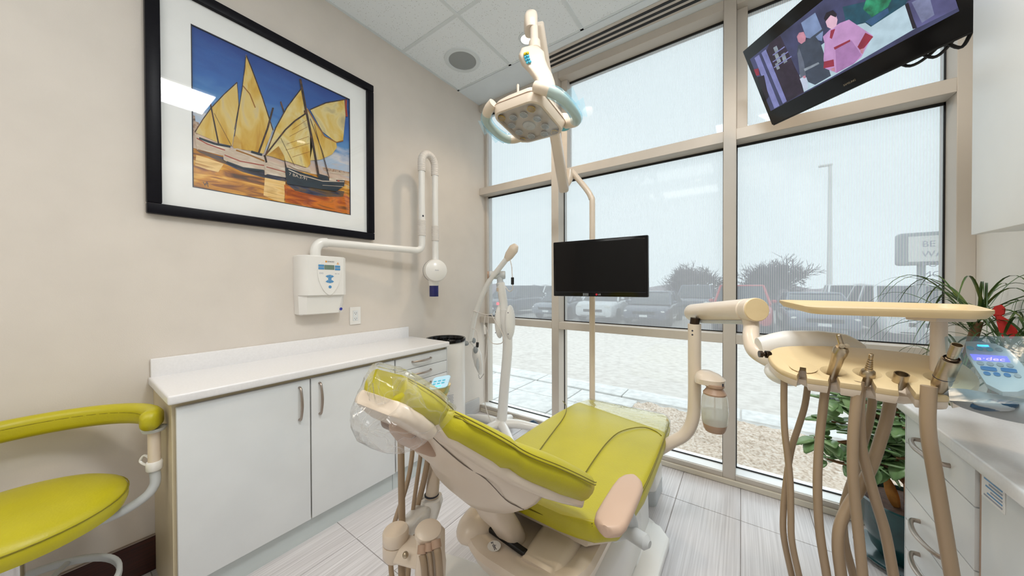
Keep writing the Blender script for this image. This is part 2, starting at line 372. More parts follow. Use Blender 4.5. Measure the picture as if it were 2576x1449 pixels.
# curtain wall
YG = 2.5
wd = thing('window_1', (-.6, 2.45, 0), None, None, kind='structure')
mull = [(-1.293, -1.227), (-.092, -.026)]
for x0, x1 in mull: obj('mullion', B(M['frame']).box((x0, YW, 0), (x1, YG+.05, ZC), .002, 1), wd)
obj('jamb', B(M['frame']).box((.803, YW, 0), (XR, YG+.05, ZC), .002, 1), wd)
obj('jamb', B(M['frame']).box((XL, YG-.03, 0), (XL+.03, YG+.05, ZC), .002, 1), wd)
bays = [(XL, -1.293), (-1.227, -.092), (-.026, .803)]
for x0, x1 in bays:
    obj('head_frame', B(M['frame']).box((x0, YW, 2.925), (x1, YG+.05, ZC), .002, 1), wd)
    obj('transom', B(M['frame']).box((x0, YW, 2.110), (x1, YG+.04, 2.177), .002, 1), wd)
    obj('transom', B(M['frame']).box((x0, YW, .868), (x1, YG+.04, .925), .002, 1), wd)
    s = B(M['frame']).box((x0, YW, .0), (x1, YW+.012, .062), .001, 1); s.m(M['sill']).box((x0, YW+.0125, .0), (x1, YG+.05, .065), .002, 1); obj('sill', s, wd)
    for z0, z1, film in ((.065, .868, 0), (.925, 2.110, 1), (2.177, 2.925, 1)):
        a = .006
        g = B(M['black']); g.box((x0, YG-.012, z1-.014), (x1, YG-.004, z1)); g.box((x0, YG-.012, z0), (x1, YG-.004, z0+.007)); g.box((x0, YG-.012, z0), (x0+.006, YG-.004, z1)); g.box((x1-.006, YG-.012, z0), (x1, YG-.004, z1))
        obj('gasket', g, wd)
        obj('glass_pane', B(M['glass']).box((x0+a, YG, z0+a), (x1-a, YG+.006, z1-a)), wd)
        if film: obj('sun_screen', B(M['film']).flat([(x0+a, YG-.003, z0+a), (x1-a, YG-.003, z0+a), (x1-a, YG-.003, z1-a), (x0+a, YG-.003, z1-a)]), wd, label='fine translucent white sun screen')
    if x0 > -2: obj('head_subframe', B(M['frame']).box((x0, YG-.06, 2.177), (x0+.055, YG+.03, 2.925), .002, 1), wd)
# slot diffuser in the plaster strip
sd = thing('slot_diffuser', (-.2, 2.245, ZC), 'white linear air slot with three dark slits above the window', 'air vent')
obj('frame', B(M['frame']).box((-1.27, 2.165, ZC-.006), (.8, 2.325, ZC-.0005), .001, 1), sd)
for y in (2.198, 2.244, 2.290): obj('slot', B(M['black']).box((-1.25, y-.011, ZC-.0085), (.79, y+.011, ZC-.0062)), sd)
# ceiling speaker
sp = thing('ceiling_speaker', (-1.775, 1.84, ZC), 'round grey speaker grille flush in the ceiling tile', 'speaker')
obj('trim_ring', B(M['grid']).lathe([(.105, 0), (.107, -.008), (.137, -.006), (.141, .003), (.12, .003)], (-1.775, 1.84, ZC+.002), n=40), sp)
obj('grille', B(mat('speaker_grille', (160, 166, 168), .55, bump=1, bscale=600)).lathe([(.0, -.004), (.08, -.004), (.106, -.002), (.106, .002)], (-1.775, 1.84, ZC+.001), n=40), sp, label='grey perforated grille')
# recessed lamps
nm = ['small round recessed ceiling light glowing behind the dental lamp arm', 'small recessed ceiling light behind the camera over the middle of the room', 'small recessed ceiling light in front of the television', 'small recessed ceiling light nearest the back wall']
for (x, y), lb in zip(DOWN, nm):
    t = thing('downlight', (x, y, ZC), lb, 'ceiling light', 'recessed ceiling lights')
    obj('trim_ring', B(M['grid']).lathe([(.045, .001), (.047, -.006), (.062, -.004), (.064, .004)], (x, y, ZC), n=28), t)
    obj('lens', B(M['lamp']).lathe([(.0, -.001), (.044, -.001), (.044, .002)], (x, y, ZC), n=28), t)
lb = ['square white troffer light in the ceiling above the delivery unit', 'rectangular white troffer light in the ceiling behind the stool', 'rectangular white troffer light in the ceiling nearest the back wall']
for (x, y, sx, sy), l in zip(TROFFERS, lb):
    t = thing('troffer', (x, y, ZC), l, 'ceiling light', 'ceiling troffers')
    f = B(M['grid'])
    for a, c in (((-sx/2, -sy/2), (sx/2, -sy/2+.03)), ((-sx/2, sy/2-.03), (sx/2, sy/2)), ((-sx/2, -sy/2+.03), (-sx/2+.03, sy/2-.03)), ((sx/2-.03, -sy/2+.03), (sx/2, sy/2-.03))): f.box((x+a[0], y+a[1], ZC-.012), (x+c[0], y+c[1], ZC-.0005))
    obj('frame', f, t)
    obj('lens', B(M['diffuser']).box((x-sx/2+.03, y-sy/2+.03, ZC-.009), (x+sx/2-.03, y+sy/2-.03, ZC-.001)), t)

# ================================================================ OUTSIDE
GZ = -.15
asph = paint('pale_asphalt', [(172, 166, 160), (184, 179, 173), (192, 188, 182)], 9, (1, 1, 1), .9, detail=9)  # asphalt base colour raised to pale for the overexposed look outdoors
b = B(asph); b.add([(-40, 4.35, GZ-.14), (40, 4.35, GZ-.14), (40, 11, -.5), (-40, 11, -.5), (40, 60, -.52), (-40, 60, -.52)], [(0, 1, 2, 3), (3, 2, 4, 5)])
obj('parking_lot', b, kind='structure', flat=True)
mulch = paint('dry_gravel_bed', [(150, 132, 114), (190, 174, 158), (208, 200, 190)], 45, rough=.95, detail=8); 
t = bmesh.new(); bmesh.ops.create_grid(t, x_segments=150, y_segments=40, size=.5)
for v in t.verts:
    x, y = -1.0 + (v.co.x+.5)*5.5, 2.56 + (v.co.y+.5)*1.42
    v.co = V((x, y, GZ + .03*noise.noise(V((x*9, y*9, 0))) + .02*noise.noise(V((x*31, y*31, 3)))))
obj('gravel_bed', B(mulch).merge(t), kind='structure')
kb = thing('curb', (0, 4.1, GZ-.14), None, None, kind='structure')
cm = paint('pale_concrete', [(184, 184, 182), (197, 197, 195), (208, 208, 205)], 12, rough=.9)
for k in range(-7, 8):
    obj('curb_stone', B(cm).box((k*1.2+.004, 4.0, GZ-.16), (k*1.2+1.196, 4.34, GZ+.02), .02, 2), kb)
sw = thing('sidewalk', (-3, 3.3, GZ), None, None, kind='structure'); slab = None
for i in range(9):
    for j in range(3):
        c = V((-1.36-.72*i, 2.80+.48*j, GZ-.03))
        if slab is None: slab = obj('paving_slab', B(cm).box((c.x-.354, c.y-.235, GZ-.06), (c.x+.354, c.y+.235, GZ), .006, 1), sw)
        else: dup(slab, c, sw)
# parked cars
def car_mesh(kind, x, y, z, paintm, glassm, t):
    suv = kind != 'sedan'; H = 1.72 if suv else 1.44; hw = .92; L = 4.6; sill = .26
    belt = 1.02 if suv else .9; hood = .98 if suv else .84
    def sec(yy, w, z0, z1, r=.16): return [V((x+a, y+yy, z+(z0+z1)/2+c)) for a, c in rrect(w, (z1-z0)/2, r, 4)]
    body = B(paintm).loft([sec(0, .72, .38, .66), sec(.06, .84, .3, hood-.14), sec(.35, .9, sill, hood-.03), sec(1.2, hw, sill, hood), sec(1.45, hw, sill, belt), sec(3.6, hw, sill, belt+.02), sec(4.3, .9, sill, belt), sec(4.55, .84, .32, belt-.12), sec(4.6, .76, .4, .74)])
    obj('body', body, t)
    def cab(yy, w, zz): return [V((x+a, y+yy, z+zz+c)) for a, c in rrect(w, .01, .01, 2)]
    y0, y1, y2, y3 = (.95, 1.75, 4.0, 4.5) if kind == 'suv' else ((.95, 1.7, 2.6, 2.9) if kind == 'pickup' else (1.0, 1.9, 3.3, 4.15))
    def gl(zz, k): a = y0+(y1-y0)*k; c = y3+(y2-y3)*k; ww = .86-.17*k; return [V((x-ww, y+a, z+zz)), V((x+ww, y+a, z+zz)), V((x+ww, y+c, z+zz)), V((x-ww, y+c, z+zz))]
    obj('cabin_glass', B(glassm).loft([gl(belt-.02, 0), gl(H-.05, .93)]), t)
    obj('roof', B(paintm).loft([gl(H-.05, .92), gl(H-.01, .98), gl(H, 1.1)]), t)
    for sx in (-1, 1):
        for (ya, za, yb, zb) in ((y0, belt-.03, y1, H-.04), (y3, belt-.03, y2, H-.04), ((y0+y3)/2+.1, belt, (y1+y2)/2, H-.04)): obj('pillar', B(paintm).tube([(x+sx*.86, y+ya, z+za), (x+sx*.69, y+yb, z+zb)], .045, 6, 1), t)
    for sx in (-1, 1):
        for yy in (.85, 3.65):
            wb = B(M['black']).lathe([(.2, -.1), (.33, -.1), (.34, -.06), (.34, .06), (.33, .1), (.2, .1)], (x+sx*.83, y+yy, z+.34), (1, 0, 0), 20); wb.m(M['pale_grey']).lathe([(.0, -.09), (.21, -.09), (.21, .09), (.0, .09)], (x+sx*.83, y+yy, z+.34), (1, 0, 0), 14); obj('wheel', wb, t)
        obj('headlight', B(M['white']).ell((x+sx*.66, y+.1, z+hood-.22), (.17, .1, .075), n=12, k=6), t)
        obj('mirror', B(paintm).ell((x+sx*.98, y+1.25, z+belt+.08), (.1, .06, .07), n=10, k=6), t)
    g = B(M['gloss_black']); g.box((x-.45, y-.01, z+.5), (x+.45, y+.1, z+.64), .02, 1); g.box((x-.6, y+.02, z+.32), (x+.6, y+.12, z+.4), .02, 1); obj('grille', g, t)
    obj('licence_plate', B(M['matboard']).box((x-.16, y-.025, z+.4), (x+.16, y-.008, z+.49)), t)
def carpaint(n, c): return mat(n, c, .3, coat=.4)
cg = mat('car_window_glass', (64, 72, 82), .1)
def place(px, yy=15.0): p = W(px, 717, 'y', yy); return p.x
row = [('suv', 1236, 14, (90, 96, 108), 'dark grey suv', 'leftmost in the front row, half hidden by the wall corner'), ('suv', 1322, 20, (236, 236, 236), 'white suv', 'in the rear row behind the whitening lamp'), ('sedan', 1372, 14, (120, 126, 138), 'slate grey sedan', 'behind the left window mullion'),
       ('suv', 1490, 14, (226, 228, 230), 'silver white suv', 'below the pole mounted monitor'), ('sedan', 1618, 14, (78, 84, 104), 'dark blue sedan', 'right of the monitor'), ('suv', 1740, 20, (84, 90, 108), 'dark suv', 'in the rear row left of the right hand mullion'),
       ('suv', 1865, 14, (196, 44, 60), 'red suv', 'behind the delivery arm'), ('sedan', 2075, 14, (96, 104, 122), 'dark grey sedan', 'in the front row right of the red suv'), ('pickup', 2165, 20, (238, 238, 240), 'white pickup', 'in the rear row above the tray'), ('suv', 2348, 14, (240, 240, 242), 'white suv', 'at the right end of the front row')]
for kind, px, yy, col, nm_, where in row:
    x = place(px, yy); t = thing('car', (x, yy, -.5), '%s parked nose-in, %s' % (nm_, where), 'car', 'parked cars')
    car_mesh(kind, x, yy, -.5, carpaint('car_paint', col), cg, t)
    if px == 1236:
        for sx in (-1, 1): obj('brake_light', B(mat('brake_light', (240, 40, 60), .4, emit=2)).box((x+sx*.6-.2, yy-.07, .15), (x+sx*.6+.2, yy+.05, .3), .02, 1), t)
# trees, hedge line, sign, light pole
twig = mat('bare_twigs', (96, 88, 98), .9)
def tree(px, yy, h, spread, label, seed):
    random.seed(seed); x = W(px, 717, 'y', yy).x; t = thing('bare_tree', (x, yy, -.5), label, 'tree', 'bare trees beyond the cars'); tr = B(twig); tw = B(twig)
    def grow(p, d, r, L, lev):
        q = p + d*L; (tr if lev < 2 else tw).tube([p, q], [r, r*.72], 5 if lev < 3 else 3, 1, cap=False)
        if lev >= 5: return
        for k in range((9, 5, 4, 4, 4)[lev]):
            az = random.uniform(0, 6.283); tilt = random.uniform(.35, 1.15) if lev == 0 else random.uniform(.2, .95)
            o_ = d.orthogonal(); o_.rotate(Matrix.Rotation(az, 3, d)); e = (d*math.cos(tilt) + o_*math.sin(tilt)*spread + V((0, 0, .1))).normalized()
            grow(p + d*L*random.uniform(.45, 1), e, max(.016, r*.6), L*random.uniform(.62, .9), lev+1)
    grow(V((x, yy, -.5)), V((0, 0, 1)), .15, h*.30, 0)
    obj('trunk', tr, t); o = obj('twigs', tw, t); o['kind'] = 'stuff'
tree(1755, 27, 4.6, 1.25, 'wide bare dark tree left of the right hand mullion', 3)
tree(1950, 28.2, 4.8, 1.25, 'wide bare dark tree right of the right hand mullion', 8)
random.seed(5)
hb = B(paint('hazed_hedge', [(170, 160, 168), (190, 180, 186)], 2, rough=1))  # distance haze is put into the pale hedge colour
pts = []; xx = -46
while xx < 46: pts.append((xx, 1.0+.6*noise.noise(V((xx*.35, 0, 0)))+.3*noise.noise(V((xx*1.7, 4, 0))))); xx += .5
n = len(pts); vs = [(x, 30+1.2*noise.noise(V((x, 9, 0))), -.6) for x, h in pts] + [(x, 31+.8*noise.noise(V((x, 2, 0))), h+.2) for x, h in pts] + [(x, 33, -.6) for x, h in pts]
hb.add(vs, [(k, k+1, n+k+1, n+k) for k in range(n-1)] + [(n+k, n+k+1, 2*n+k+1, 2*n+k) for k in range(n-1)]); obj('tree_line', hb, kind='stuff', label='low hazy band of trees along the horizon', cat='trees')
sg = thing('street_sign', (5.9, 12, -.5), 'large pale lightbox sign with grey rim standing beyond the car park', 'sign')
c0, c1 = W(2262, 668, 'y', 12), W(2500, 572, 'y', 12)
sb = B(M['grey']).box((c0.x, 12, c0.z), (c1.x, 12.35, c1.z), .08, 3); obj('cabinet', sb, sg)
obj('face', B(M['white']).box((c0.x+.14, 11.985, c0.z+.08), (c1.x-.1, 11.998, c1.z-.1), .004, 1), sg)
tb = B(M['greyink']); 
for k, s_ in enumerate(('BE JOJ', 'WAYS', 'FOR', 'MONEY')): tb.text(s_, .2, frame(V((c0.x+.35, 11.982, c1.z-.3-.24*k)), V((1, 0, 0)), V((0, 0, 1)), V((0, -1, 0))), align='LEFT')
obj('lettering', tb, sg)
for dx in (.4, 1.9): obj('post', B(M['grey']).cyl((c0.x+dx, 12.17, -.5), (c0.x+dx, 12.17, c0.z+.02), .07, 12), sg)
lp = thing('lamp_post', (W(2087, 700, 'y', 25.6).x, 25.6, -.5), 'thin white lamp post rising behind the cars', 'lamp post'); xl = WORLD[lp].x
obj('pole', B(M['white']).tube([(xl, 25.6, -.5), (xl, 25.6, 8)], [.14, .08], 10, 1), lp); obj('lamp_head', B(M['white']).box((xl-.5, 25.5, 8), (xl+.1, 25.7, 8.12), .03, 1), lp)
# ================================================================ PICTURE ON THE LEFT WALL
pf = thing('framed_picture', (XL, .74, 1.545), 'large sailing boat painting in a black frame with a wide white mat', 'picture')
y0, y1, z0, z1, fwd = .219, 1.262, 1.545, 2.60, .046
xf = XL+.034
def bar(a, c):   # moulding with mitred look
    return B(M['navy']).box((XL+.001, a[0], a[1]), (xf, c[0], c[1]), .006, 2)
for a, c in (((y0, z0), (y1, z0+fwd)), ((y0, z1-fwd), (y1, z1)), ((y0, z0+fwd), (y0+fwd, z1-fwd)), ((y1-fwd, z0+fwd), (y1, z1-fwd))): obj('frame_side', bar(a, c), pf)
xm = XL+.012
AY0, AY1, AZ0, AZ1 = .3635, 1.1065, 1.691, 2.444
mb = B(M['matboard'])
for a, c in (((y0+.03, z0+.03), (y1-.03, AZ0)), ((y0+.03, AZ1), (y1-.03, z1-.03)), ((y0+.03, AZ0), (AY0, AZ1)), ((AY1, AZ0), (y1-.03, AZ1))): mb.box((XL+.002, a[0], a[1]), (xm, c[0], c[1]))
obj('mat_board', mb, pf)
kl = B(M['ink'])
for a, c in (((AY0, AZ0), (AY1, AZ0+.004)), ((AY0, AZ1-.004), (AY1, AZ1)), ((AY0, AZ0), (AY0+.004, AZ1)), ((AY1-.004, AZ0), (AY1, AZ1))): kl.box((XL+.002, a[0], a[1]), (xm+.0006, c[0], c[1]))
obj('inner_fillet', kl, pf)
# the print itself: flat shapes laid one over the other
PX = XL+.006
def A(u, v, k): return W(480+u/2.898, 50+v/2.898, 'x', PX+.00012*k)
S = (1, .45, 1)
sky = mat('print_sky', (60, 110, 190), .6); nt = sky.node_tree; bs = nt.nodes['Principled BSDF']; gm = nt.nodes.new('ShaderNodeNewGeometry'); sx = nt.nodes.new('ShaderNodeSeparateXYZ'); mr = nt.nodes.new('ShaderNodeMapRange'); rp = nt.nodes.new('ShaderNodeValToRGB'); nz = nt.nodes.new('ShaderNodeTexNoise'); ad = nt.nodes.new('ShaderNodeMath'); mpp = nt.nodes.new('ShaderNodeMapping')
nt.links.new(gm.outputs['Position'], sx.inputs[0]); nt.links.new(sx.outputs['Z'], mr.inputs[0]); mr.inputs[1].default_value = 1.86; mr.inputs[2].default_value = AZ1
mpp.inputs['Scale'].default_value = (1, 5, 16); nt.links.new(gm.outputs['Position'], mpp.inputs[0]); nt.links.new(mpp.outputs[0], nz.inputs[0]); nz.inputs['Scale'].default_value = 1.2; nz.inputs['Detail'].default_value = 7; nz.inputs['Distortion'].default_value = .5
ad.operation = 'MULTIPLY_ADD'; ad.inputs[1].default_value = .34; nt.links.new(nz.outputs[0], ad.inputs[0]); sb_ = nt.nodes.new('ShaderNodeMath'); sb_.inputs[1].default_value = -.17; nt.links.new(mr.outputs[0], sb_.inputs[0]); nt.links.new(sb_.outputs[0], ad.inputs[2]); nt.links.new(ad.outputs[0], rp.inputs[0])
cr = rp.color_ramp
for p_, c_ in ((.12, (206, 178, 160)), (.22, (170, 190, 214)), (.3, (208, 206, 210)), (.42, (84, 140, 196)), (.62, (46, 102, 176))):
    e = cr.elements.new(p_); e.color = (*lin(c_), 1)
cr.elements[0].color = (*lin((222, 206, 186)), 1); cr.elements[-1].color = (*lin((22, 64, 142)), 1)
nt.links.new(rp.outputs[0], bs.inputs['Base Color'])
water = paint('print_water', [(70, 40, 14), (150, 88, 16), (206, 140, 30), (236, 186, 84), (150, 140, 150)], 1.0, (1, 5, 34), .6, dist=1.2, lo=.28, hi=.74)
water2 = paint('print_dark_water', [(28, 26, 40), (60, 66, 92), (110, 84, 50), (40, 46, 70)], 1.0, (1, 7, 40), .6, dist=1)
water3 = paint('print_amber_water', [(120, 50, 8), (176, 84, 10), (216, 120, 16), (120, 70, 30)], 1.0, (1, 6, 30), .6, dist=1)
paleref = paint('print_pale_water', [(226, 178, 96), (240, 206, 140), (190, 140, 70)], 1.0, (1, 6, 44), .6, dist=1)
sail = paint('print_sail', [(184, 132, 24), (208, 168, 66), (218, 192, 116), (196, 182, 150)], 1.0, (1, 14, 4), .6, dist=.8)
sail2 = paint('print_sail_bright', [(196, 146, 36), (216, 182, 86), (222, 204, 142), (184, 168, 126)], 1.0, (1, 9, 7), .6, dist=.8)
sailsh = paint('print_sail_shade', [(150, 100, 24), (196, 150, 50), (210, 180, 110)], 1.0, (1, 12, 12), .6)
hullw = paint('print_white_hull', [(226, 214, 196), (196, 176, 156), (236, 228, 214)], 1.0, (1, 8, 30), .6)
hulld = paint('print_dark_hull', [(14, 26, 40), (30, 48, 62), (20, 32, 44)], 1.0, (1, 6, 20), .6)
spar = paint('print_spar', [(64, 36, 20), (40, 26, 22), (110, 66, 34)], 30, rough=.6)
redl = mat('print_red_stripe', (156, 52, 36), .6); town = paint('print_town', [(150, 110, 80), (196, 170, 150), (110, 90, 80)], 60, rough=.7); edge = mat('print_gold_edge', (150, 96, 14), .6)
P = B(sky)
k = 0
def poly(mt, pts): 
    global k
    k += 1; P.m(mt).flat([A(u, v, k) for u, v in pts])
def stroke(mt, pts, wd_):
    global k
    k += 1; P.m(mt)
    for (a, c), (d, e) in zip(pts, pts[1:]):
        L = math.hypot(d-a, e-c); nx, ny = -(e-c)/L*wd_/2, (d-a)/L*wd_/2; P.flat([A(a+nx, c+ny, k), A(d+nx, e+ny, k), A(d-nx, e-ny, k), A(a-nx, c-ny, k)])
P.m(sky).flat([V((PX, AY0, AZ0)), V((PX, AY1, AZ0)), V((PX, AY1, AZ1)), V((PX, AY0, AZ1))])
poly(water, [(2, 930), (240, 985), (700, 1085), (1180, 1180), (1180, 1430), (2, 1215)])
poly(town, [(2, 690), (30, 700), (34, 740), (60, 748), (58, 830), (2, 850)])
poly(water2, [(40, 945), (230, 1000), (520, 1090), (700, 1150), (690, 1200), (560, 1160), (380, 1110), (230, 1040), (60, 965)])
poly(paleref, [(40, 985), (130, 1010), (240, 1050), (200, 1110), (120, 1090), (30, 1060)])
poly(paleref, [(540, 1150), (690, 1180), (680, 1330), (600, 1310), (530, 1280)])
poly(water3, [(680, 1200), (1130, 1270), (1160, 1300), (1172, 1418), (690, 1330)])
poly(water2, [(700, 1195), (1120, 1250), (1110, 1290), (950, 1290), (760, 1245)])
poly(hullw, [(950, 1068), (1180, 1120), (1180, 1150), (990, 1110)]); poly(town, [(960, 1075), (1060, 1090), (1160, 1112), (1160, 1120), (970, 1100)])
# far left boat
poly(sail, [(335, 455), (350, 620), (325, 760), (300, 920), (200, 895), (34, 822), (90, 720), (150, 640), (240, 545)])
stroke(spar, [(30, 818), (90, 722), (150, 640), (240, 545), (338, 455)], 8); stroke(spar, [(338, 455), (350, 620), (318, 800)], 4)
stroke(spar, [(130, 550), (165, 720), (205, 915)], 11); stroke(spar, [(170, 680), (300, 925)], 3)
poly(hullw, [(30, 830), (120, 878), (290, 935), (250, 975), (230, 990), (60, 945), (45, 910)]); stroke(redl, [(42, 862), (120, 905), (250, 950)], 7); stroke(hulld, [(60, 862), (180, 905), (290, 925)], 16); stroke(hullw, [(30, 828), (50, 945)], 10)
# second boat
poly(sail, [(402, 250), (440, 340), (520, 560), (598, 800), (570, 860), (530, 975), (440, 955), (310, 935), (318, 850), (350, 660), (375, 500), (398, 350)])
poly(sailsh, [(318, 825), (360, 880), (370, 945), (305, 925)]); stroke(edge, [(380, 480), (430, 540), (470, 640)], 8)
stroke(spar, [(404, 258), (440, 345), (520, 560), (600, 805)], 8); stroke(spar, [(402, 270), (375, 500), (345, 680), (318, 850)], 5)
stroke(spar, [(600, 640), (560, 790), (482, 1005)], 14)
poly(hullw, [(232, 958), (340, 935), (420, 965), (540, 1000), (540, 1095), (430, 1085), (300, 1055), (240, 1020)]); stroke(redl, [(245, 985), (360, 1030), (535, 1062)], 7); stroke(hulld, [(260, 1035), (380, 1080), (530, 1100)], 14); stroke(edge, [(330, 950), (430, 985), (540, 1030)], 10); stroke(hulld, [(440, 960), (520, 985)], 16)
# third boat, white bow
poly(sail2, [(805, 500), (845, 680), (720, 800), (640, 900), (545, 1000), (560, 930), (620, 780), (700, 640)])
stroke(spar, [(806, 500), (700, 640), (620, 785), (545, 985)], 8)
stroke(spar, [(655, 595), (680, 675)], 10)
poly(hullw, [(538, 1015), (620, 1045), (700, 1075), (692, 1150), (560, 1125), (538, 1130)]); stroke(redl, [(545, 1070), (690, 1110)], 6); stroke(hullw, [(545, 990), (545, 1130)], 12); stroke(spar, [(538, 985), (552, 1040)], 14)
# great dark boat: right hand sails, main sail, mast, hull
poly(sail2, [(870, 655), (985, 605), (1120, 585), (1128, 700), (1110, 880), (1060, 892), (960, 815)])
poly(sail, [(845, 640), (900, 730), (975, 850), (1060, 895), (1065, 930), (1030, 980), (950, 1018), (870, 1025), (890, 900)]); stroke(edge, [(850, 650), (900, 735), (975, 850), (1062, 893), (1112, 880)], 8)
stroke(spar, [(868, 655), (985, 605), (1140, 578)], 8); stroke(redl, [(1132, 585), (1130, 640), (1138, 705)], 13)
poly(sail2, [(840, 685), (868, 830), (872, 1050), (850, 1078), (760, 1050), (640, 1010), (550, 985), (660, 850), (700, 800)])
poly(sailsh, [(560, 985), (640, 920), (680, 990), (690, 1030)]); 
for q in ((700, 905, 860, 850), (690, 950, 865, 900), (740, 1000, 868, 960), (720, 850, 850, 780), (740, 800, 845, 730)): stroke(edge, [(q[0], q[1]), (q[2], q[3])], 3)
stroke(spar, [(845, 678), (760, 735), (690, 800), (545, 985)], 11); stroke(spar, [(655, 860), (760, 1070)], 3)
stroke(spar, [(798, 430), (840, 660), (890, 900), (932, 1140)], 16); stroke(spar, [(870, 720), (960, 960), (1010, 1150)], 4); stroke(spar, [(900, 760), (1000, 1130)], 3); poly(spar, [(824, 660), (850, 660), (852, 688), (828, 690)])
poly(hullw, [(700, 1050), (820, 1080), (870, 1075), (875, 1115), (760, 1085)])
poly(hulld, [(686, 1030), (700, 1075), (800, 1110), (960, 1160), (1122, 1170), (1118, 1210), (1060, 1250), (900, 1225), (700, 1195), (690, 1120)]); stroke(hullw, [(712, 1090), (800, 1130), (960, 1175), (1118, 1180)], 6); stroke(hullw, [(960, 1205), (1110, 1215)], 3)
poly(spar, [(680, 1000), (700, 1075), (688, 1078)]); poly(hulld, [(930, 1120), (1000, 1140), (1010, 1165), (930, 1155)]); stroke(hullw, [(1010, 1160), (1060, 1165)], 22); stroke(hullw, [(1060, 1160), (1122, 1165)], 12); stroke(redl, [(1068, 1172), (1085, 1175)], 10)
for q in ((90, 1180, 105, 1210), (100, 1205, 118, 1180), (118, 1180, 128, 1220), (128, 1190, 108, 1200)): stroke(hulld, [(q[0], q[1]), (q[2], q[3])], 4)
yv = (W(480+800/2.898, 0, 'x', PX)-W(480+760/2.898, 0, 'x', PX)).normalized()
c = A(785, 1142, k+2); d = (A(840, 1160, k+2)-A(735, 1130, k+2)).normalized(); P.m(hullw).text('7 BA.2-91', .024, frame(c, d, V((1, 0, 0)).cross(d), V((1, 0, 0))), .00002)
obj('print', P, pf, flat=True)
obj('glazing', B(M['picglass']).flat([(xm+.005, y0+.03, z0+.03), (xm+.005, y1-.03, z0+.03), (xm+.005, y1-.03, z1-.03), (xm+.005, y0+.03, z1-.03)]), pf)

# ================================================================ X-RAY UNIT ON THE LEFT WALL
xr = thing('xray_unit', (XL, .91, 1.06), 'white wall mounted dental x-ray with folded arm and blue cone', 'x-ray machine')
xb = XL+.108
def fz(z): return xb - .012*(1 if z < 1.18 else 0) - .02*max(0, (1.18-z)/.12)
rings = []
for z, ya, yb, xx in ((1.064, .792, 1.016, xb-.05), (1.07, .782, 1.022, xb-.03), (1.175, .778, 1.034, xb-.014), (1.178, .777, 1.038, xb), (1.40, .777, 1.038, xb), (1.406, .783, 1.032, xb-.006)):
    rings.append([V((XL+.001, ya, z)), V((XL+.06, ya, z)), V((xx-.012, ya+.018, z)), V((xx, ya+.032, z)), V((xx, yb-.03, z)), V((xx-.012, yb-.012, z)), V((XL+.06, yb, z)), V((XL+.001, yb, z))])
obj('control_box', B(M['white']).loft(rings), xr, sharp=30)
cy, cz = .925, 1.30
sh = []
for a in range(40):
    t = 2*math.pi*a/40; w_ = .066; yy = math.cos(t)*w_; zz = math.sin(t)
    sh.append(V((xb+.0005, cy+yy*(1-.25*max(0, -zz)**2), cz+.012+(zz*.082 if zz > 0 else zz*.135))))
obj('control_panel', B(M['white']).prism(sh, (.004, 0, 0), .001, 1), xr)
def pl(y_, z_, hy, hz, mt, nm_, bev=.001, lab=None): return obj(nm_, B(mt).box((xb+.0045, cy+y_-hy, cz+z_-hz), (xb+.0062, cy+y_+hy, cz+z_+hz), bev, 1), xr, label=lab)
pl(-.002, .04, .028, .0135, M['lcd'], 'display', .001, 'grey green display')
for y_, z_ in ((-.047, .048), (-.047, .0325), (.045, .046), (.045, .0305)): pl(y_, z_, .0155, .0065, M['blue'], 'blue_button')
def fan(a0, a1, r0, r1, c_, mt, nm_):
    p = [V((xb+.0046, c_[0]+math.cos(math.radians(a))*r1, c_[1]+math.sin(math.radians(a))*r1*.8)) for a in range(a0, a1+1, 8)] + [V((xb+.0046, c_[0]+math.cos(math.radians(a))*r0, c_[1]+math.sin(math.radians(a))*r0*.8)) for a in range(a1, a0-1, -8)]
    return obj(nm_, B(mt).prism(p, (.0015, 0, 0)), xr)
for a0, a1 in ((38, 70), (74, 106), (110, 142), (218, 250), (254, 286), (290, 322)): fan(a0, a1, .013, .03, (cy, cz-.028), M['blue'], 'fan_button')
obj('round_button', B(M['blue']).lathe([(0, 0), (.0095, 0), (.0095, .0017), (0, .0017)], (xb+.0045, cy, cz-.028), (1, 0, 0), 20), xr)
obj('round_button', B(M['blue']).lathe([(0, 0), (.0085, 0), (.0085, .0017), (0, .0017)], (xb+.0045, cy+.001, cz-.075), (1, 0, 0), 20), xr)
fy = lambda y_, z_: frame(V((xb+.0048, y_, z_)), V((0, 1, 0)), V((0, 0, 1)), V((1, 0, 0)))
lt = B(M['ink']).text('GENDEX', .0105, fy(cy+.006, cz+.073)); lt.m(M['greyink']).text('DIG', .013, fy(cy-.046, cz+.004)); lt.text('70kV  7mA', .006, fy(cy+.042, cz+.003)); lt.m(M['orange']).box((xb+.0045, cy-.024, cz+.068), (xb+.0052, cy-.016, cz+.078)); obj('lettering', lt, xr)
for da in (90, 210, 330): obj('radiation_mark', B(M['orange']).lathe([(0, 0), (.0028, 0), (.0028, .001)], (xb+.0045, cy+.047+.004*math.cos(math.radians(da)), cz+.064+.004*math.sin(math.radians(da))), (1, 0, 0), 10), xr)
obj('badge', B(mat('badge_blue', (50, 60, 160), .4)).lathe([(0, 0), (.009, 0), (.009, .001), (0, .001)], (xb-.0185, 1.0, 1.09), (1, 0, -.15), 20), xr)
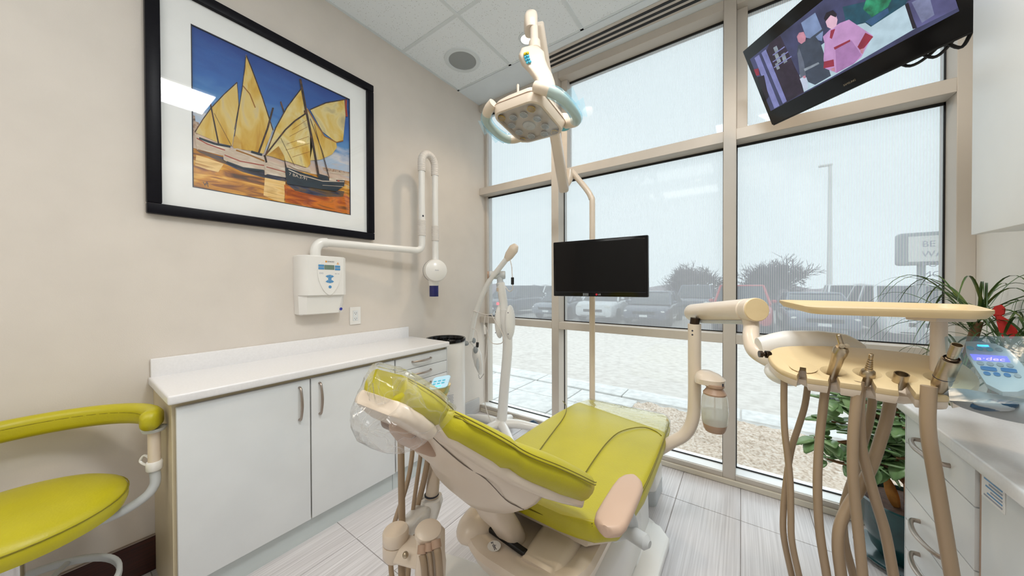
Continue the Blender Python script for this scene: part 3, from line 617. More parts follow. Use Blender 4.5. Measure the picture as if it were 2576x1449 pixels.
# arm
R = .0235; xa = XL+.072
s0 = V((xa, .865, 1.405)); y_end = 1.555; xe = XL+.155
el = [s0, s0+V((0, 0, .028)), s0+V((0, .008, .055)), s0+V((.002, .03, .078)), s0+V((.006, .062, .083))]
obj('elbow', B(M['white']).tube(el, R*1.18, 20, 6), xr)
pE = V((xe, y_end-.05, 1.488))
obj('horizontal_arm', B(M['white']).tube([el[-1], pE], R, 20, 1), xr)
obj('corner', B(M['white']).tube([pE-V((.004, .012, 0)), pE+V((.003, .02, .003)), pE+V((.008, .046, .022)), pE+V((.01, .052, .06)), pE+V((.01, .052, .09))], R*1.02, 20, 6), xr)
v1 = pE+V((.01, .052, .09)); v2 = v1+V((.002, .125, -.02))
ztop1, ztop2 = 2.135, 2.135
def corr(pts, r, nm_): # corrugated sleeve along a path
    Q = B(M['cable']); 
    n_ = len(pts); rr = [r*(1.0 if i % 2 else 1.06) for i in range(n_)]; Q.tube(pts, rr, 20, 1); obj(nm_, Q, xr, sharp=20)
obj('upright_arm', B(M['white']).cyl(v1, (v1.x, v1.y, ztop1), R*.97), xr)
obj('drop_arm', B(M['white']).cyl((v2.x, v2.y, 1.42), (v2.x, v2.y, ztop2), R*.97), xr)
corr([V((v1.x, v1.y, 1.60+.0042*i)) for i in range(28)], R*1.16, 'bellows')
corr([V((v2.x, v2.y, 1.575+.0042*i)) for i in range(28)], R*1.16, 'bellows')
mid = (v1+v2)/2; hy = (v2.y-v1.y)/2
corr([V((v1.x, v1.y, ztop1-.06+.0075*i)) for i in range(9)] + [V((v1.x, mid.y-hy*math.cos(math.pi*i/26), ztop1+.006+.075*math.sin(math.pi*i/26))) for i in range(1, 26)] + [V((v1.x, v2.y, ztop1-.0075*i)) for i in range(9)], R*1.15, 'bellows_bend')
obj('rating_label', B(M['ink']).box((v1.x+R*.5, v1.y-.012, 1.735), (v1.x+R*.985, v1.y+.0, 1.748), .001, 1), xr)
hc = V((v2.x+.01, v2.y-.015, 1.345))
obj('head_neck', B(M['white']).lathe([(R*1.0, .12), (R*1.05, .05), (R*1.5, .0)], (v2.x, v2.y, 1.38)), xr)
ax = V((.75, -.45, -.0)).normalized(); sidev = V((0, 0, 1))
obj('tube_head', B(M['white']).lathe([(0, -.095), (.048, -.09), (.076, -.062), (.086, -.022), (.087, .03), (.079, .064), (.052, .08), (0, .086)], hc, ax, 32), xr)
obj('head_joint_line', B(M['ink']).lathe([(.0868, -.002), (.0876, 0), (.0868, .002), (.086, 0)], hc-ax*.015, ax, 40), xr)
nk = hc+V((0, -.005, -.06)) - ax*.02
obj('collimator', B(M['white']).lathe([(.058, .02), (.04, -.016), (.036, -.055)], nk), xr)
obj('cone', B(M['bluecone']).lathe([(.034, -.055), (.034, -.138), (.031, -.138), (.031, -.055)], nk), xr, label='translucent blue cone')
obj('cone_end', B(mat('cone_rim', (14, 18, 70), .4)).lathe([(.0315, -.11), (.0315, -.137), (.0, -.137)], nk), xr)
obj('head_lettering', B(M['greyink']).text('focus', .013, frame(hc+ax*.0865+V((0, 0, .0)), V((0, 1, 0)).lerp(ax.orthogonal(), 0).cross(ax).cross(ax)*-1 if False else V((.45, .75, 0)).normalized(), V((0, 0, 1)), ax)), xr)
# outlet
ol = thing('wall_outlet', (XL, 1.136, .976), 'white duplex wall outlet above the left backsplash', 'outlet')
obj('cover_plate', B(M['white']).box((XL+.0005, 1.099, .976), (XL+.007, 1.173, 1.092), .003, 2), ol)
obj('receptacle', B(M['laminate']).box((XL+.0065, 1.119, 1.0), (XL+.0095, 1.153, 1.068), .001, 1), ol)
sl = B(M['ink'])
for z in (1.016, 1.052):
    for y in (1.129, 1.142): sl.box((XL+.0094, y-.001, z-.004), (XL+.0098, y+.001, z+.004))
    sl.lathe([(0, 0), (.0022, 0), (.0022, .0004)], (XL+.0094, 1.1355, z-.009), (1, 0, 0), 10)
obj('slots', sl, ol); obj('reset_button', B(M['white']).box((XL+.0094, 1.130, 1.031), (XL+.0102, 1.142, 1.037)), ol)

# ================================================================ LEFT BASE CABINETS
xfr = -1.68
def handle_mesh(p0, p1, out, r=.0055):
    p0, p1, out = V(p0), V(p1), V(out); L = p1-p0
    pts = [p0-out*.001, p0+out*.6+L*.015, p0+out*1.0+L*.14, p0+out*1.28+L*.35, p0+out*1.35+L*.5, p0+out*1.28+L*.65, p0+out*1.0+L*.86, p0+out*.6+L*.985, p1-out*.001]
    return B(M['steel']).tube(pts, [r*1.1, r, r, r*1.15, r*1.2, r*1.15, r, r, r*1.1], 10, 3)
bc = thing('base_cabinet', (-1.88, .695, 0), 'long white two-door base cabinet along the left wall', 'cabinet')
obj('carcass', B(M['carcass']).box((XL+.001, .238, .0), (xfr-.022, .254, .804)).box((XL+.001, .254, .105), (xfr-.022, 1.155, .80)), bc)
obj('end_panel', B(M['carcass']).box((XL+.001, .235, 0), (-1.70, .2378, .804)), bc)
obj('toe_kick', B(M['toe']).box((-1.73, .256, 0), (-1.712, 1.155, .108)), bc)
for ya, yb in ((.245, .692), (.698, 1.153)):
    d = obj('door', B(M['laminate']).box((xfr-.019, ya, .112), (xfr, yb, .786), .002, 2), bc)
    yh = yb-.045 if ya < .5 else ya+.037
    obj('handle', handle_mesh((xfr, yh, .607), (xfr, yh, .757), (.022, 0, 0)), d)
dc = thing('drawer_cabinet', (-1.88, 1.366, 0), 'white drawer cabinet at the far end of the left worktop', 'cabinet')
obj('carcass', B(M['carcass']).box((XL+.001, 1.158, .105), (xfr-.022, 1.572, .80)), dc)
obj('side_panel', B(M['laminate']).box((XL+.001, 1.572, 0), (xfr, 1.576, .804)), dc)
obj('toe_kick', B(M['toe']).box((-1.73, 1.158, 0), (-1.712, 1.572, .108)), dc)
zz = [.786, .708, .626, .545, .32, .112]
dr = None
for k_ in range(5):
    d = obj('drawer', B(M['laminate']).box((xfr-.019, 1.163, zz[k_+1]+.003), (xfr, 1.570, zz[k_]), .002, 2), dc)
    zh = zz[k_]-.032
    h = handle_mesh((xfr, 1.28, zh), (xfr, 1.425, zh), (.022, 0, 0))
    obj('handle', h, d)
obj('worktop', B(M['stone']).box((XL+.001, .220, .806), (-1.655, 1.577, .84), .008, 3).box((XL+.001, .226, .838), (XL+.02, 1.545, .918), .004, 2), label='long white solid surface worktop with backsplash along the left wall', cat='worktop')

# ================================================================ AIR PURIFIER
pc = V((-1.868, 1.738, 0)); ap = thing('air_purifier', pc, 'tall white cylindrical air purifier with black top beside the left worktop', 'air purifier')
obj('body', B(M['white']).lathe([(.12, .0), (.145, .02), (.147, .5), (.147, .79), (.143, .80)], pc, n=48), ap)
obj('top_rim', B(M['gloss_black']).lathe([(.143, .80), (.152, .803), (.153, .82), (.150, .825), (.138, .822), (.13, .79), (.05, .785), (0, .785)], pc, n=48), ap)
for a in range(24):
    t = 2*math.pi*a/24; obj('fin', B(M['gloss_black']).box((-.003, .03, .79), (.003, .13, .803), 0, 1, Matrix.Translation(pc) @ Matrix.Rotation(t, 4, 'Z')), ap) if a == 0 else None
fin0 = [o for o in ap.children if o.name.startswith('fin')][0]
for a in range(1, 24):
    c = fin0.copy(); sc.collection.objects.link(c); c.parent = ap; t = 2*math.pi*a/24; l0 = WORLD[fin0]-pc; c.location = Matrix.Rotation(t, 3, 'Z') @ l0; c.rotation_euler = (0, 0, t)
dirn = V((1.05, -1.35, 0)).normalized(); tx = V((-dirn.y, dirn.x, 0))
q = pc + dirn*.1475 + V((0, 0, .70)); obj('display', B(M['wire']).lathe([(0, 0), (.022, 0), (.022, .0016), (0, .0016)], q, dirn, 28).m(M['lightblue']).lathe([(.013, .0017), (.016, .0017), (.016, .002)], q, dirn, 24), ap, label='round blue display')
obj('lettering', B(M['ink']).text('AIRO', .016, frame(pc+dirn*.1478+V((0, 0, .595)), tx, V((0, 0, 1)), dirn)), ap)
gb = B(M['greyink'])
for r_ in range(12):
    for a in range(-26, 12):
        t = math.atan2(dirn.y, dirn.x) + a*.045 + (r_ % 2)*.022; gb.box((.1465, -.0022, .30+r_*.011), (.1476, .0022, .3045+r_*.011), 0, 1, Matrix.Translation(pc) @ Matrix.Rotation(t, 4, 'Z'))
o = obj('vent_holes', gb, ap, flat=True); o['kind'] = 'stuff'
cb = B(M['wire'])
for k_ in range(3): cb.tube([V((-1.80+.05*math.cos(t/6*6.283), 1.99+.045*math.sin(t/6*6.283), .012+.022*k_)) for t in range(6)], .011, 8, 4, close=True)
obj('coiled_cord', cb, label='coiled dark blue cord on the floor behind the air purifier', cat='cord')
ho = B(M['wire']).tube([(-1.50, 2.35, .02), (-1.45, 2.352, .055), (-1.40, 2.352, .02)], .018, 10, 5); obj('corded_plug', ho, label='small dark blue plug lying by the window sill behind the lamp stand', cat='plug')

# ================================================================ WHITENING LAMP ON A STAND
Yl = 2.12
wl = thing('whitening_lamp', (-1.63, Yl, 0), 'white lamp stand with crossed curved arm in front of the left window', 'lamp')
Lp = lambda px, py, y=Yl: W(px, py, 'y', y)
obj('column', B(M['white']).tube([Lp(1262, 1062), Lp(1270, 960), Lp(1277, 870), Lp(1272, 800)], [.042, .040, .040, .042], 20, 6), wl)
obj('upper_column', B(M['white']).tube([Lp(1273, 830), Lp(1266, 760), Lp(1259, 712)], .035, 20, 5), wl)
nt_ = Lp(1272, 800)
obj('collar', B(M['white']).lathe([(.042, -.05), (.048, .04), (.046, .07), (.036, .075)], nt_, (-.02, 0, 1), 24), wl)
for sgn, nm_ in ((-1, 'side_cover'), (1, 'side_cover')):
    p = nt_ + V((sgn*.052, -.01, -.03)); obj(nm_, B(M['white']).ell(p, (.034, .055, .14), n=20, k=14), wl)
    sc_ = B(M['ink'])
    for dz in (-.09, .08): sc_.lathe([(0, 0), (.004, 0), (.004, .002)], p+V((sgn*.012, -.043, dz)), (0, -1, 0), 10)
    obj('screw', sc_, wl)
tl = Lp(1259, 718); obj('rating_sticker', B(M['cream']).lathe([(.0355, -.05), (.0358, -.02)], tl, (-.05, 0, 1), 24), wl)
obj('collar_ring', B(M['pale_grey']).lathe([(.02, -.01), (.035, -.006), (.036, .01), (.022, .04)], tl, n=20), wl)
jt = Lp(1254, 692); obj('joint', B(M['pale_grey']).cyl(jt+V((-.06, -.05, 0)), jt+V((.05, .03, 0)), .034, 24, .006).cyl(tl, jt+V((.012, 0, 0)), .026, 18), wl); obj('joint_cap', B(M['taupe']).cyl(jt+V((-.072, -.06, 0)), jt+V((-.06, -.05, 0)), .032, 24, .003), wl)
arm = [Lp(1193, 855), Lp(1203, 800), Lp(1219, 752), Lp(1240, 708), Lp(1262, 680), Lp(1284, 652)]
obj('curved_arm', B(M['white']).tube([p+V((0, -.05, 0)) for p in arm], .0215, 16, 6), wl)
a0, a1 = Lp(1282, 655)+V((0, -.05, 0)), Lp(1308, 618)+V((0, -.05, 0))
obj('grip', B(M['cream']).tube([a0, a0.lerp(a1, .3), a0.lerp(a1, .75), a1], [.022, .038, .042, .02], 16, 5, squash=.75), wl)
pj = Lp(1193, 858)+V((0, -.05, 0)); obj('knob', B(M['grey']).ell(pj+V((-.028, -.03, -.01)), (.034, .022, .022)), wl); obj('knob', B(M['grey']).ell(pj+V((.022, .02, .01)), (.018, .018, .025)), wl)
hd = [Lp(1207, 872), Lp(1211, 890), Lp(1216, 915), Lp(1221, 938)]
obj('lamp_head', B(M['white']).tube([p+V((0, -.06, 0)) for p in hd], [.028, .046, .04, .014], 20, 6, squash=.7), wl)
obj('lamp_hook', B(M['white']).tube([pj, Lp(1203, 866)+V((0, -.06, 0)), Lp(1209, 880)+V((0, -.06, 0))], .01, 10, 4), wl)
obj('head_insert', B(M['pale_grey']).ell(Lp(1221, 910)+V((0, -.10, 0)), (.012, .01, .055)), wl); obj('head_top', B(M['grey']).ell(Lp(1213, 876)+V((0, -.085, 0)), (.02, .02, .03)), wl)
obj('head_guard', B(M['black']).tube([Lp(1215, 938)+V((0, -.06, 0)), Lp(1221, 948)+V((0, -.07, 0)), Lp(1229, 936)+V((0, -.06, 0))], .0015, 6, 4), wl)
cbl = [[(1203, 824), (1212, 828), (1216, 845), (1216, 862)], [(1297, 655), (1301, 672), (1302, 690), (1303, 702)], [(1285, 720), (1294, 732), (1303, 728), (1303, 712)], [(1235, 745+45), (1232, 820), (1233, 850)], [(1243, 793), (1240, 860), (1233, 930), (1232, 990), (1240, 1030), (1252, 1056)], [(1205, 780), (1222, 786), (1240, 790), (1252, 788)], [(1237, 820), (1248, 855), (1262, 862), (1276, 860)], [(1250, 788), (1262, 810), (1275, 830), (1281, 850), (1276, 860)]]
for c_ in cbl: obj('cable', B(M['cable']).tube([Lp(*p)+V((0, -.075, 0)) for p in c_], .0035, 8, 5), wl)
for a, c_ in (((1303, 698), (1303, 716)), ((1216, 858), (1215, 870))): obj('connector', B(M['black']).cyl(Lp(*a)+V((0, -.075, 0)), Lp(*c_)+V((0, -.075, 0)), .012, 14, .003), wl)
obj('mains_plug', B(M['white']).tube([Lp(1233, 815)+V((0, -.075, 0)), Lp(1234, 830)+V((0, -.075, 0)), Lp(1235, 838)+V((0, -.075, 0))], [.008, .012, .01], 10, 3), wl)
pr = B(M['steel']); p = Lp(1235, 838)+V((0, -.075, 0))
for dx in (-.006, .006): pr.box((p.x+dx-.0012, p.y-.003, p.z-.02), (p.x+dx+.0012, p.y+.003, p.z))
obj('plug_pin', pr, wl)
bc_ = V((-1.63, Yl, 0)); obj('hub', B(M['white']).lathe([(.07, .04), (.07, .09), (.055, .115), (.036, .13)], bc_, n=28), wl)
for a in (-38, 28, 100, 184, 263):
    d = V((math.cos(math.radians(a)), math.sin(math.radians(a)), 0)); L = .36 if a not in (100, 263) else (.2 if a == 100 else .29)
    if a == 28: L = .34
    lg = obj('leg', B(M['white']).tube([bc_+V((0, 0, .08)), bc_+d*L*.4+V((0, 0, .085)), bc_+d*L*.8+V((0, 0, .068)), bc_+d*L+V((0, 0, .06))], [.04, .036, .03, .022], 14, 5), wl)
    e = bc_+d*L; obj('caster', B(M['grey']).lathe([(.0, -.014), (.026, -.014), (.028, 0), (.026, .014), (0, .014)], e+V((0, 0, .028)), V((-d.y, d.x, 0)), 18), lg)

# ================================================================ STOOL
so = V((-1.775, -.09, 0)); st = thing('assistant_stool', so, 'lime green assistant stool with curved arm rest by the left wall', 'stool')
def disc(zt, pr): return B(M['lime']).lathe([(0, zt), *[(r, zt+z) for r, z in pr]], so, n=56)
obj('seat', B(M['lime']).lathe([(.0, .0), (.1, -.004), (.16, -.012), (.2, -.026), (.222, -.04), (.228, -.055), (.228, -.075), (.222, -.092), (.205, -.098), (.0, -.098)], so+V((0, 0, .585)), n=64), st)
obj('seat_seam', B(M['limeseam']).tube([so+V((.2285*math.cos(2*math.pi*t/48), .2285*math.sin(2*math.pi*t/48), .585-.048)) for t in range(48)], .0016, 6, 1, close=True), st)
obj('seat_plate', B(M['grey']).lathe([(.0, .46), (.11, .46), (.12, .487), (0, .487)], so, n=28), st)
obj('gas_lift', B(M['chrome']).cyl(so+V((0, 0, .1)), so+V((0, 0, .47)), .024, 24), st)
obj('lever', B(M['black']).tube([so+V((.0, .02, .455)), so+V((.03, .08, .45)), so+V((.045, .12, .445))], .012, 12, 4), st)
fr = obj('foot_ring', B(M['pale_grey']).loft([[so+V((math.cos(2*math.pi*t/56)*(.205+p), math.sin(2*math.pi*t/56)*(.205+p), .25+q)) for p, q in rrect(.007, .013, .006, 3)] for t in range(56)], False, True), st)
for a in (30, 150, 270): d = V((math.cos(math.radians(a)), math.sin(math.radians(a)), 0)); obj('ring_spoke', B(M['pale_grey']).tube([so+V((0, 0, .25))+d*.02, so+V((0, 0, .25))+d*.205], .008, 10, 1), st)
for a in range(5):
    t = math.radians(72*a+20); d = V((math.cos(t), math.sin(t), 0)); lg = obj('leg', B(M['pale_grey']).tube([so+V((0, 0, .11)), so+d*.18+V((0, 0, .095)), so+d*.25+V((0, 0, .07))], [.028, .022, .016], 12, 4), st); obj('caster', B(M['black']).lathe([(0, -.02), (.024, -.02), (.026, 0), (.024, .02), (0, .02)], so+d*.25+V((0, 0, .0265)), V((-d.y, d.x, 0)), 16), lg)
# body support arm
arc = []; 
for k_, a in enumerate(range(82, 262, 8)):
    t = math.radians(a); rr = .265 - (.012 if a < 90 else 0); arc.append(V((so.x+rr*math.cos(t)*.93, so.y+.02+rr*math.sin(t)*1.02, .745)))
rg = []
n_ = len(arc)
for i, p in enumerate(arc):
    t = (arc[min(i+1, n_-1)]-arc[max(i-1, 0)]).normalized(); nn = V((0, 0, 1)); sd_ = t.cross(nn); 
    cap_ = [(-.024, .25), (-.020, .55), (-.012, .82), (-.004, .96)] if i == 0 else []
    for off_, s_ in cap_+[(0, 1)]+([(.01, .9), (.02, .5)] if i == n_-1 else []): rg.append(ring(p+t*off_, sd_, nn, rrect(.026*s_, .036*s_, .022*s_, 4)))
obj('body_support', B(M['lime']).loft(rg), st)
inner = [p + (V((so.x, so.y, p.z))-p).normalized()*.0255 + V((0, 0, .012)) for p in arc[1:-1]]
obj('support_seam', B(M['limeseam']).tube(inner, .0014, 6, 2), st)
pe = arc[1]
obj('support_bracket', B(M['pale_grey']).lathe([(.03, .0), (.034, .012), (0, .014)], pe-V((0, 0, .049)), n=20), st)
obj('post', B(M['cream']).cyl(pe-V((0, 0, .045)), pe-V((0, 0, .17)), .017, 20), st)
obj('post_sleeve', B(M['cream']).cyl(pe-V((0, 0, .085)), pe-V((0, 0, .19)), .0155, 20), st)
obj('clamp', B(M['white']).lathe([(.02, .0), (.0225, .004), (.0225, .03), (.02, .034)], pe-V((0, 0, .195)), n=24), st)
obj('clamp_lever', B(M['white']).tube([pe+V((-.02, -.012, -.18)), pe+V((-.045, -.03, -.165)), pe+V((-.04, -.02, -.145)), pe+V((-.022, -.008, -.16))], .0045, 8, 4, close=True), st)
u_ = pe - V((0, 0, .19)); cc = so+V((.0, .03, .455))
obj('arm_tube', B(M['pale_grey']).tube([u_, u_+V((0, 0, -.06)), u_.lerp(cc, .15)+V((0, .005, -.085)), u_.lerp(cc, .45)+V((0, 0, -.075)), cc], .015, 16, 6), st)
# ================================================================ DENTAL CHAIR
cx = -.58
ch = thing('dental_chair', (cx, 1.2, 0), 'reclined lime leather dental chair with cream shell and two arm rests', 'dental chair')
ex = V((1, 0, 0))
def prof(hw, ht, r, k=5): return rrect(hw, ht, r, k)
# seat: table of y -> half width, top z, thickness
SEAT = [(.87, .15, .532, .045), (.885, .20, .531, .052), (.91, .245, .526, .058), (.97, .285, .514, .062), (1.15, .302, .503, .07), (1.4, .300, .503, .07), (1.65, .290, .503, .07), (1.85, .276, .496, .068), (1.98, .258, .484, .07), (2.04, .235, .474, .055), (2.06, .20, .462, .03)]
def seat_at(y): return lerp_table(SEAT, y)
rg = []
ys = [.87, .876, .885, .896, .91, .935, .97, 1.05, 1.2, 1.35, 1.5, 1.65, 1.75, 1.85, 1.93, 1.98, 2.02, 2.045, 2.06]
for y in ys:
    hw, zt, th = seat_at(y); pts = []
    for a, c in prof(hw, th/2, th*.42, 5):
        pts.append((a, c + (.010*(1-(a/hw)**2) if c > 0 else 0) + (.012*(abs(a)/hw)**4 if (c > 0 and y < 1.2) else 0)))
    rg.append(ring((cx, y, zt-th/2), ex, (0, 0, 1), pts))
seat = obj('seat_cushion', B(M['lime']).loft(rg), ch)
def on_seat(px, py):
    z = .505
    for _ in range(5):
        p = W(px, py, 'z', z); hw, zt, th = seat_at(p.y); a = min(abs(p.x-cx)/hw, 1); z = zt + .010*(1-a*a)
    return W(px, py, 'z', z+.0005)
for pts in ([(1352, 1140), (1372, 1112), (1396, 1080), (1414, 1056), (1424, 1036), (1424, 1020), (1416, 1009)], [(1472, 1190), (1500, 1148), (1528, 1112), (1556, 1088), (1590, 1077), (1622, 1075), (1648, 1084), (1664, 1096)]):
    obj('seam', B(M['limeseam']).tube([on_seat(*p) for p in pts], .0022, 6, 5), seat)
sd = B(M['limeseam'])
for off in (.0, .012): sd.tube([V((cx+seat_at(y)[0]*(.99-off*.6), y, seat_at(y)[1]-.004+off*.55)) for y in (.9, 1.0, 1.2, 1.4, 1.6, 1.8, 1.9)], .0014, 6, 4)
obj('side_stitching', sd, seat)
rs = []
for a in range(-86, 87, 6):
    t = math.radians(a); rs.append(V((cx+math.sin(t)*.286, .985-.118*math.cos(t), .513)))
obj('rear_stitching', B(M['limeseam']).tube(rs, .0016, 6, 2), seat)
obj('seat_pan', B(M['cream']).loft([ring((cx, y, z), ex, (0, 0, 1), prof(h, .012, .01)) for y, h, z in ((.93, .2, .44), (1.0, .25, .43), (1.6, .25, .425), (1.95, .2, .41), (2.02, .14, .42))]), ch)
# backrest: spine from neck to wing end
BK = [(0, .44, .996, .105, .04), (.06, .465, .981, .137, .055), (.2, .52, .944, .158, .066), (.35, .594, .891, .180, .078), (.38, .604, .874, .182, .062), (.41, .621, .868, .190, .080), (.65, .742, .795, .226, .094), (.9, .862, .706, .250, .086), (.97, .895, .680, .243, .068), (1.0, .91, .665, .215, .04)]
def bk(s):
    y, z, hw, th = lerp_table(BK, s); y2, z2 = lerp_table(BK, min(1, s+.02))[:2]; y1, z1 = lerp_table(BK, max(0, s-.02))[:2]
    t = V((0, y2-y1, z2-z1)).normalized(); n = ex.cross(t); n = n if n.z > 0 else -n
    return V((cx, y, z)), t, n, hw, th
rg = []
for s in (0, .02, .06, .12, .2, .28, .35, .38, .41, .5, .6, .7, .8, .88, .93, .97, .99, 1.0):
    p, t, n, hw, th = bk(s)
    pts = [(a, c - .012*(1-(a/hw)**2)*(c > 0)) for a, c in prof(hw, th/2, th*.48, 5)]
    rg.append(ring(p-n*th/2, ex, n, pts))
back = obj('back_cushion', B(M['lime']).loft(rg), ch)
for off in (-.012, -.004):
    for sgn in (1, -1):
        q = []
        for s in (.03, .1, .2, .3, .38, .45, .6, .75, .9, .96):
            p, t, n, hw, th = bk(s); q.append(p - n*(th*.36+off*.8) + ex*sgn*(hw+.0016-(.0018 if off > .005 else 0)))
        obj('back_stitching', B(M['limeseam']).tube(q, .0013, 5, 4), back)
# shell under the back cushion
rg = []
SH = [(0.0, .10, .012), (.1, .128, .016), (.3, .160, .018), (.6, .205, .018), (.9, .236, .014), (.955, .225, .008)]
for s in (0, .05, .1, .2, .3, .45, .6, .75, .9, .955):
    p, t, n, hw, th = bk(s); h, d = lerp_table(SH, s); rg.append(ring(p-n*(th-.012+d/2), ex, n, prof(h, d/2+.004, d/2, 3)))
obj('back_shell_lip', B(M['cream']).loft(rg), ch)
rg = []
KE = [(0, .075, .012, .014), (.1, .105, .018, .02), (.3, .14, .03, .045), (.5, .165, .05, .085), (.62, .18, .058, .10), (.70, .18, .055, .085), (.735, .165, .03, .05)]
for s in (0, .05, .1, .2, .3, .4, .5, .56, .62, .67, .70, .72, .735):
    p, t, n, hw, th = bk(s); h, dside, dmid = lerp_table(KE, s); top = p-n*(th-.004); pts = []
    for i in range(19):
        a = -1+2*i/18; dd = dside*(1-abs(a)**8) + (dmid-dside)*max(0, 1-abs(a)**1.6*1.25); pts.append((h*a, -dd))
    pts += [(h*.98, .004), (-h*.98, .004)]
    rg.append([top+ex*a+n*c for a, c in pts])
obj('back_shell', B(M['cream']).loft(rg), ch, sharp=60)
q = []
for s in (.02, .12, .25, .38, .5, .58, .64):
    p, t, n, hw, th = bk(s); h, dside, dmid = lerp_table(KE, s); a = .80; dd = dside*(1-a**8) + (dmid-dside)*max(0, 1-a**1.6*1.25); q.append(p-n*(th-.004)+ex*h*a-n*(dd+.0008))
obj('shell_joint', B(M['line']).tube(q, .0011, 5, 4), ch)
# stem, tub, base
obj('back_stem', B(M['cream']).loft([ring((cx-.04, y, z), ex, (0, c_, s_), prof(.047, d, .03, 4)) for y, z, d, c_, s_ in ((.715, .74, .05, .9, .3), (.73, .66, .05, .95, .2), (.75, .59, .048, 1, .1), (.785, .52, .044, 1, .05), (.83, .46, .04, 1, 0), (.86, .41, .038, 1, 0), (.87, .37, .036, 1, 0))]), ch)
def slab(z, hw, y0, y1, r): return [V((cx+a, (y0+y1)/2+c, z)) for a, c in rrect(hw, (y1-y0)/2, r, 8)]
tubr = [slab(.17, .11, .98, 1.5, .1), slab(.22, .15, .92, 1.54, .13), slab(.29, .19, .82, 1.58, .16), slab(.345, .218, .755, 1.6, .18), slab(.39, .228, .735, 1.6, .18), slab(.408, .218, .742, 1.6, .17), slab(.415, .19, .765, 1.58, .15), slab(.395, .14, .83, 1.5, .10)]
obj('tub', B(M['cream']).loft(tubr), ch)
obj('tub_slot', B(M['black']).box((-.10, -.011, -.012), (.10, .011, .003), .003, 1, Matrix.Translation((cx-.055, .832, .4145)) @ Matrix.Rotation(-.1, 4, 'Z')), ch)
hb = B(M['cream']).ell((cx-.165, .86, .40), (.065, .11, .05), n=20, k=10); obj('tub_shoulder', hb, ch)
hb = B(M['cream']).loft([[V((cx+.10+a, .80+.11*i, z_-.03+c)) for a, c in rrect(.07, .055, .03, 4)] for i, z_ in enumerate((.39, .405, .41, .40))]); obj('tub_cover', hb, ch)
bd = W(1243, 1373, 'z', .4155); fx = V((.82, -.35, 0)).normalized()
dx_, dy_ = V((.75, .66, 0)).normalized(), V((-.66, .75, 0)).normalized()
obj('badge', B(M['white']).lathe([(0, 0), (.021, 0), (.021, .001), (0, .001)], (bd.x, bd.y, .4146), n=28), ch)
dxx = V((.87, -.5, 0)).normalized(); obj('badge_lettering', B(M['ink']).text('a·dec', .0165, frame(V((bd.x, bd.y, .4159)), dxx, V((.5, .87, 0)), V((0, 0, 1)))), ch)
obj('lift_arm', B(M['white']).loft([ring((cx+.06, y, z), ex, (0, 0, 1), prof(hw, h, .05, 5)) for y, z, hw, h in ((.92, .15, .10, .08), (1.0, .17, .15, .11), (1.2, .17, .17, .13), (1.45, .16, .17, .12), (1.5, .15, .15, .10))]), ch)
obj('lift_column', B(M['white']).loft([[V((cx+.10+a, 1.55+c, z)) for a, c in rrect(h, d, .05, 5)] for z, h, d in ((.03, .14, .20), (.06, .11, .18), (.25, .105, .17), (.34, .10, .15), (.36, .08, .13))]), ch)
obj('floor_plate', B(M['white']).prism([V((cx+a, 1.31+c, .0)) for a, c in [(-.26, -.44), (.22, -.44), (.305, -.36), (.31, .34), (.26, .40), (.10, .44), (-.26, .44)]], (0, 0, .045), .014, 3), ch)
obj('support_cover', B(M['white']).prism([W(px_0, py_0, 'z', .2) for px_0, py_0 in ((1112, 1388), (1165, 1402), (1236, 1430), (1290, 1462), (1230, 1560), (1110, 1560), (1096, 1440))], (0, 0, -.198), .006, 2), ch)
obj('power_box', B(M['white']).loft([[V((-.57+a, 2.005+c, z)) for a, c in rrect(h, d, .04, 5)] for z, h, d in ((.08, .185, .115), (.15, .185, .115), (.19, .17, .10), (.205, .14, .07))]), ch)
obj('power_box_base', B(M['pale_grey']).prism([V((-.57+a, 2.005+c, .0)) for a, c in rrect(.187, .117, .04, 5)], (0, 0, .08)), ch)
for sgn, nm_ in ((1, 'arm_pad'), (-1, 'arm_pad')):
    ax_ = cx + sgn*.29
    rg = [ring((ax_+sgn*k_*.0, .815+L, .583+dz), (1, 0, 0), (0, 0, 1), prof(hw, .016, .0155, 4)) for L, hw, dz, k_ in ((0.012, .010, 0, 0), (.016, .022, 0, 0), (.03, .037, 0, 0), (.055, .043, 0, 0), (.12, .044, .001, 0), (.2, .043, .003, 0), (.245, .040, .003, 0), (.272, .031, .003, 0), (.284, .019, .003, 0), (.287, .008, .003, 0))]
    ap_ = obj('arm_pad', B(M['armpad']).loft(rg), ch)
    obj('arm_post', B(M['pale_grey']).tube([(ax_+sgn*.005, .96, .57), (ax_+sgn*.01, 1.0, .53), (ax_+sgn*.01, 1.03, .47), (ax_-sgn*.05, 1.04, .415)], .02, 14, 5), ch)
    obj('arm_pivot', B(M['pale_grey']).cyl((ax_-sgn*.08, 1.03, .475), (ax_+sgn*.075, .99, .475), .022, 20, .012), ch)
